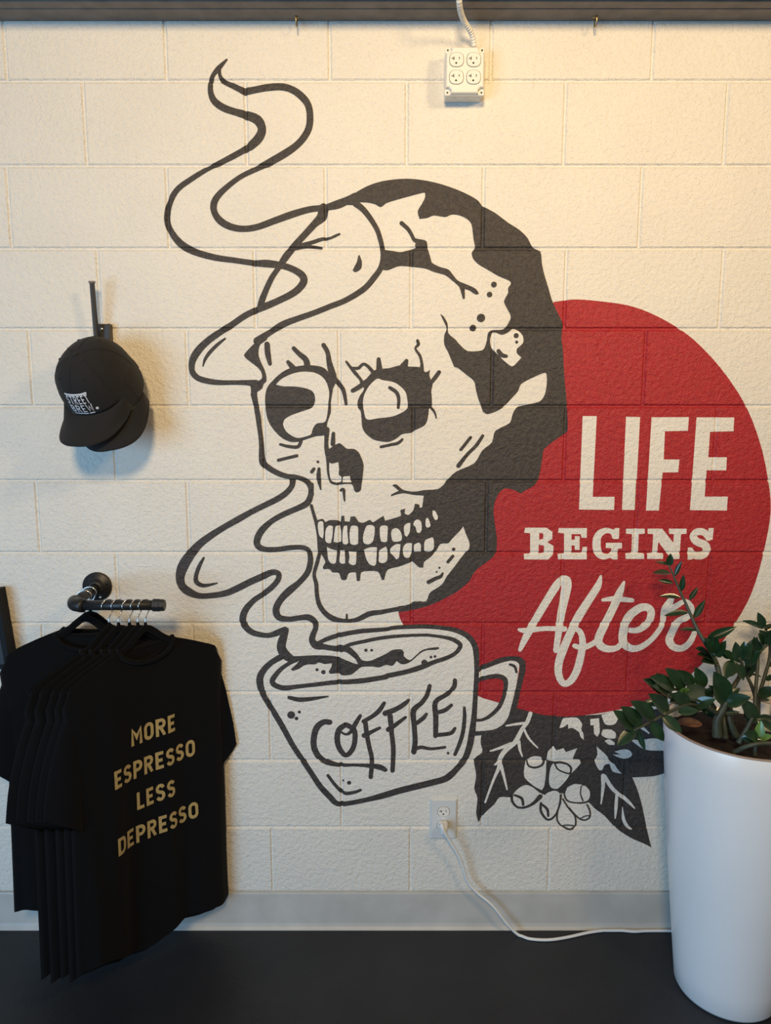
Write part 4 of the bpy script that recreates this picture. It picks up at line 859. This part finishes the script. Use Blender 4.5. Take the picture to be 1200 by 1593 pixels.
def hanger(label, loc, ang, flip=1, cat='hanger', tilt=0.0):
    root = thing('clothes_hanger', label, cat, loc, 'black velvet hangers on the pipe rail'); root.rotation_euler = (0, tilt, ang)
    # local x along the shoulders, hook opening sideways; loop rests on the pipe at the origin
    P = [(0.0178*math.cos(a)*flip, 0, -0.0132+0.0148*math.sin(a)) for a in [PI*(1.15-k*1.35/14) for k in range(15)]]
    P += [(0.0135*flip, 0, -0.026), (0.004*flip, 0, -0.042), (0.0, 0, -0.052), (0.0, 0, -0.072)]
    P = catmull(P, 3); tube('hook', P, 0.0017, M_STEEL, root, 8)
    bm = bmesh.new(); A = []
    for k in range(-16, 17):
        t = k/16; A.append((0.205*t, 0, hz(0.205*t)))
    add_tube(bm, A, [0.0095-0.0035*abs(k)/16 for k in range(-16, 17)], 10)
    bo = obj('body', bm, M_VELVET, root, True)
    for v in bo.data.vertices: v.co.y *= 0.5
    tube('neck_sleeve', [(0, 0, -0.078), (0, 0, -0.058)], [0.006, 0.0035], M_VELVET, root, 10)
    tube('trouser_bar', [(-0.19, 0, -0.170), (0, 0, -0.176), (0.19, 0, -0.170)], 0.0045, M_VELVET, root, 8)
    return root
G_S = 'black t-shirts hanging from the pipe rail'
# two on the stub between wall and elbow, parallel to the wall
for k, (yy, hx, lab, hl) in enumerate(((-0.062, 0.010, 'plain black t-shirt closest to the wall on the pipe stub', 'black hanger with chrome hook closest to the wall on the pipe stub'),
                                   (-0.098, 0.0, 'plain black t-shirt at far left with its hanger and collar showing', 'black velvet hanger arching above the far left shirt collar'))):
    t = (yy+0.012)/(pe.y+0.012); xc = pf.x+(pe.x-pf.x)*t+hx*0; zc = pf.z+(RZ-pf.z)*t+0.0125
    ang = (0.02, 0.10)[k]
    hanger(hl, (xc, yy, zc), ang); shirt(lab, G_S, (xc, yy, zc), ang, 0.4+k*0.5, th=0.011)
HK = [168, 183, 200, 213, 225]
SL = ['first black t-shirt on the rail bar counting from the elbow', 'second black t-shirt on the rail bar counting from the elbow', 'third black t-shirt on the rail bar counting from the elbow', 'black t-shirt directly behind the one with gold lettering', 'front black t-shirt with gold lettering about espresso']
HL_ = ['first chrome-hooked black hanger on the bar counting from the elbow', 'second chrome-hooked black hanger on the bar counting from the elbow', 'third chrome-hooked black hanger on the bar counting from the elbow', 'chrome-hooked black hanger next to last before the end cap', 'chrome-hooked black hanger nearest the end cap of the bar']
for k, px in enumerate(HK):
    x = at(px, 941, YB).x; ang = math.radians(52-0.6*k)
    hanger(HL_[k], (x, YB, RZ+0.013), ang)
    shirt(SL[k], G_S, (x, YB, RZ+0.013), ang, 1.1, th=0.0085, length=0.012*(k % 2), print_text=(k == 4))

# ------------------------------------------------------------------ hat hook and caps
hk = at(162, 520, 0)
hh = thing('hat_hook', 'black iron wall hook with long upright rod holding the caps', 'hook', (hk.x, 0, hk.z))
hi = Matrix.Translation(hh.location).inverted()
a, b = at(151, 556, -0.012), at(172.5, 504, -0.012)
bm = bmesh.new(); add_box(bm, (a.x, -0.014, a.z), (b.x, 0.001, b.z), 0.002, 2); o = obj('back_plate', bm, M_IRON, hh); o.matrix_parent_inverse = hi
bm = bmesh.new(); add_box(bm, (b.x-0.004, -0.024, a.z), (b.x, -0.010, b.z), 0.0015, 2); o = obj('side_flange', bm, M_IRON, hh); o.matrix_parent_inverse = hi
bm = bmesh.new(); s_ = at(158.5, 512, -0.014); add_lathe(bm, [(0.001, -0.017), (0.0035, -0.0165), (0.0045, -0.013)], 14, (s_.x, 0, s_.z), 'Y'); o = obj('screw', bm, M_STEEL, hh, True); o.matrix_parent_inverse = hi
r0, r1 = at(153, 560, -0.020), at(143, 437.5, -0.055)
bm = bmesh.new(); dr = (r1-r0); add_tube(bm, [r0, r0+dr*0.975, r0+dr*0.976, r1, r1+dr*0.003], [0.0072, 0.0064, 0.0084, 0.0084, 0.0070], 14); o = obj('rod', bm, M_ROD, hh, True); o.matrix_parent_inverse = hi

def cap(label, C, U, Fw, logo):
    U = U.normalized(); Fw = (Fw-U*Fw.dot(U)).normalized(); R = Fw.cross(U)
    root = thing('baseball_cap', label, 'cap', C, 'black caps on the wall hook')
    root.rotation_euler = Matrix(((R.x, Fw.x, U.x), (R.y, Fw.y, U.y), (R.z, Fw.z, U.z))).to_euler()
    def crown(az, el, ex=0.0):
        """az from front (+y) towards +x, el 0 rim .. 1 button"""
        c = math.cos(el*PI/2); s = math.sin(el*PI/2)
        front = max(0, math.cos(az))
        rx = 0.090+ex; ry = (0.098 if math.cos(az) > 0 else 0.118)+ex
        bulge = c**(0.80-0.18*front)
        # a little crease between panels
        pn = 1-0.006*abs(math.cos(3*az))**10*(c > 0.05)
        z = (0.112+ex)*s**(1.05)
        return Vector((rx*math.sin(az)*bulge*pn, ry*math.cos(az)*bulge*pn, z))
    bm = bmesh.new(); n, m = 48, 16; rows = []
    for i in range(m): rows.append([bm.verts.new(crown(2*PI*k/n, i/m)) for k in range(n)])
    top = bm.verts.new(crown(0, 1))
    for i in range(m-1):
        for k in range(n): bm.faces.new((rows[i][k], rows[i][(k+1) % n], rows[i+1][(k+1) % n], rows[i+1][k]))
    for k in range(n): bm.faces.new((rows[-1][k], rows[-1][(k+1) % n], top))
    cr = obj('crown', bm, M_CAP, root, True)
    so = cr.modifiers.new('cloth', 'SOLIDIFY'); so.thickness = 0.002; so.offset = -1
    # brim
    bm = bmesh.new(); G = []
    nb, mb = 28, 8
    for i in range(mb+1):
        t = i/mb; row = []
        for k in range(nb+1):
            q = -1+2*k/nb; az = q*1.32
            inn = crown(az, 0.0)
            L = 0.086*(max(0.0, 1-abs(q)**3.2))**0.5
            p = inn+Vector((0.10*math.sin(az)*0, 1, 0))*L*t
            p.x *= 1+0.03*t
            p.z = -0.002-(0.45*p.x*p.x/0.09)*min(1, t*1.6)-0.012*t*(1-q*q)*0.6+0.001
            row.append(bm.verts.new(p))
        G.append(row)
    for i in range(mb):
        for k in range(nb): bm.faces.new((G[i][k], G[i][k+1], G[i+1][k+1], G[i+1][k]))
    bmesh.ops.remove_doubles(bm, verts=bm.verts, dist=0.0004)
    br = obj('brim', bm, M_CAP, root, True); so = br.modifiers.new('board', 'SOLIDIFY'); so.thickness = 0.0035; so.offset = 0
    bm = bmesh.new(); add_lathe(bm, [(0.0075, 0.110), (0.0070, 0.1135), (0.004, 0.1155), (0.0005, 0.116)], 16); obj('button', bm, M_CAP, root, True)
    for k in range(6):
        az = k*PI/3; tube('seam', [crown(az, e/14, 0.0004) for e in range(0, 14)], 0.0009, M_CAP, root, 6)
    for az in (0.55, -0.55, 2.6, -2.6, 1.6, -1.6):
        p = crown(az, 0.62, 0.0008); q = (p-Vector((0, 0, 0.02))).normalized()
        bm = bmesh.new(); add_tube(bm, [p-q*0.001, p+q*0.0008], [0.0034, 0.003], 10); obj('eyelet', bm, M_CAP, root)
    if logo:
        def wrap(x, z, up=0.0016):
            # x across the front, z above the rim -> crown surface
            el = math.asin(min(0.99, (z/0.112)**(1/1.05)))/(PI/2)
            az = -x/0.088
            return crown(az, el, up)
        def text(body, x0, x1, z0, z1, wt=0.135):
            o = link('embroidered_word', word_mesh(body, x0, x1, z0, z1, wt, 0.004, lambda x, z, l: wrap(x, max(0.001, z), 0.0016+l)), M_THREAD, root); o['label'] = 'white embroidered lettering'
        def bar(x0, x1, z0, z1):
            bm = bmesh.new(); n = 10; A = [bm.verts.new(wrap(x0+(x1-x0)*k/n, z0)) for k in range(n+1)]; B = [bm.verts.new(wrap(x0+(x1-x0)*k/n, z1)) for k in range(n+1)]
            for k in range(n): bm.faces.new((A[k], A[k+1], B[k+1], B[k]))
            o = obj('embroidered_bar', bm, M_THREAD, root)
        lx = 0.006
        bar(lx-0.032, lx+0.033, 0.0640, 0.0680)
        text('STREET', lx-0.030, lx+0.031, 0.0400, 0.0640)
        text('BREW', lx-0.028, lx+0.030, 0.0150, 0.0380)
        bar(lx-0.026, lx+0.011, 0.0090, 0.0125); bar(lx+0.014, lx+0.027, 0.0090, 0.0125)
        bm = bmesh.new(); add_lathe(bm, [(0.0001, 0.0016), (0.0036, 0.0012), (0.0036, -0.001)], 14)
        c0 = wrap(lx+0.036, 0.0190, 0.0); nn = (wrap(lx+0.036, 0.0190, 0.004)-c0).normalized(); qn = nn.to_track_quat('Z', 'Y').to_matrix()
        for v in bm.verts: v.co = c0+qn @ v.co
        obj('embroidered_dot', bm, M_THREAD, root)
    return root
U1 = Vector((-0.15, -0.77, 0.60)); F1 = Vector((-0.16, -0.58, -0.78))
C1 = at(117, 551, -0.195)-U1.normalized()*0.114
cap('black baseball cap with white embroidered lettering, hanging in front', C1, U1, F1, True)
U2 = Vector((-0.05, -0.80, 0.60)); F2 = Vector((0.17, -0.55, -0.78))
cap('plain black baseball cap tucked behind the embroidered cap', C1+Vector((0.014, 0.034, -0.014)), U2, F2, False)

# ------------------------------------------------------------------ black framed board at the left edge
bd = thing('framed_board', 'black framed board hanging on the wall at the far left edge', 'board', (at(0, 1000).x, 0, at(0, 1000).z))
yb_ = -0.05
e0, e1 = at(-4, 925, yb_), at(16, 1040, yb_)
d = (e1-e0).normalized(); up = -d; left = Vector((-1, 0, 0)); left = (left-d*left.dot(d)).normalized()
def slab(name, o, w0, w1, h0, h1, y0, y1, m):
    """rectangle in the tilted board plane: w leftwards, h upwards from the lower right corner"""
    bm = bmesh.new(); P = []
    for y in (y0, y1):
        for w, h in ((w0, h0), (w1, h0), (w1, h1), (w0, h1)):
            p = o+left*w+up*h; P.append(bm.verts.new((p.x, y, p.z)))
    bm.faces.new(P[0:4]); bm.faces.new(P[4:8][::-1])
    for k in range(4): bm.faces.new((P[k], P[4+k], P[4+(k+1) % 4], P[(k+1) % 4]))
    o2 = obj(name, bm, m, bd); o2.matrix_parent_inverse = Matrix.Translation(bd.location).inverted()
slab('panel', e1, 0.012, 0.36, 0.012, 0.21, -0.02, -0.045, mat('blue_black_panel', (0.012, 0.013, 0.017), 0.5))
slab('frame_rail', e1, 0.0, 0.014, 0.0, 0.222, -0.006, yb_, M_BOARD)
slab('frame_rail', e1, 0.014, 0.37, 0.0, 0.012, -0.006, yb_, M_BOARD)
slab('frame_rail', e1, 0.014, 0.37, 0.21, 0.222, -0.006, yb_, M_BOARD)
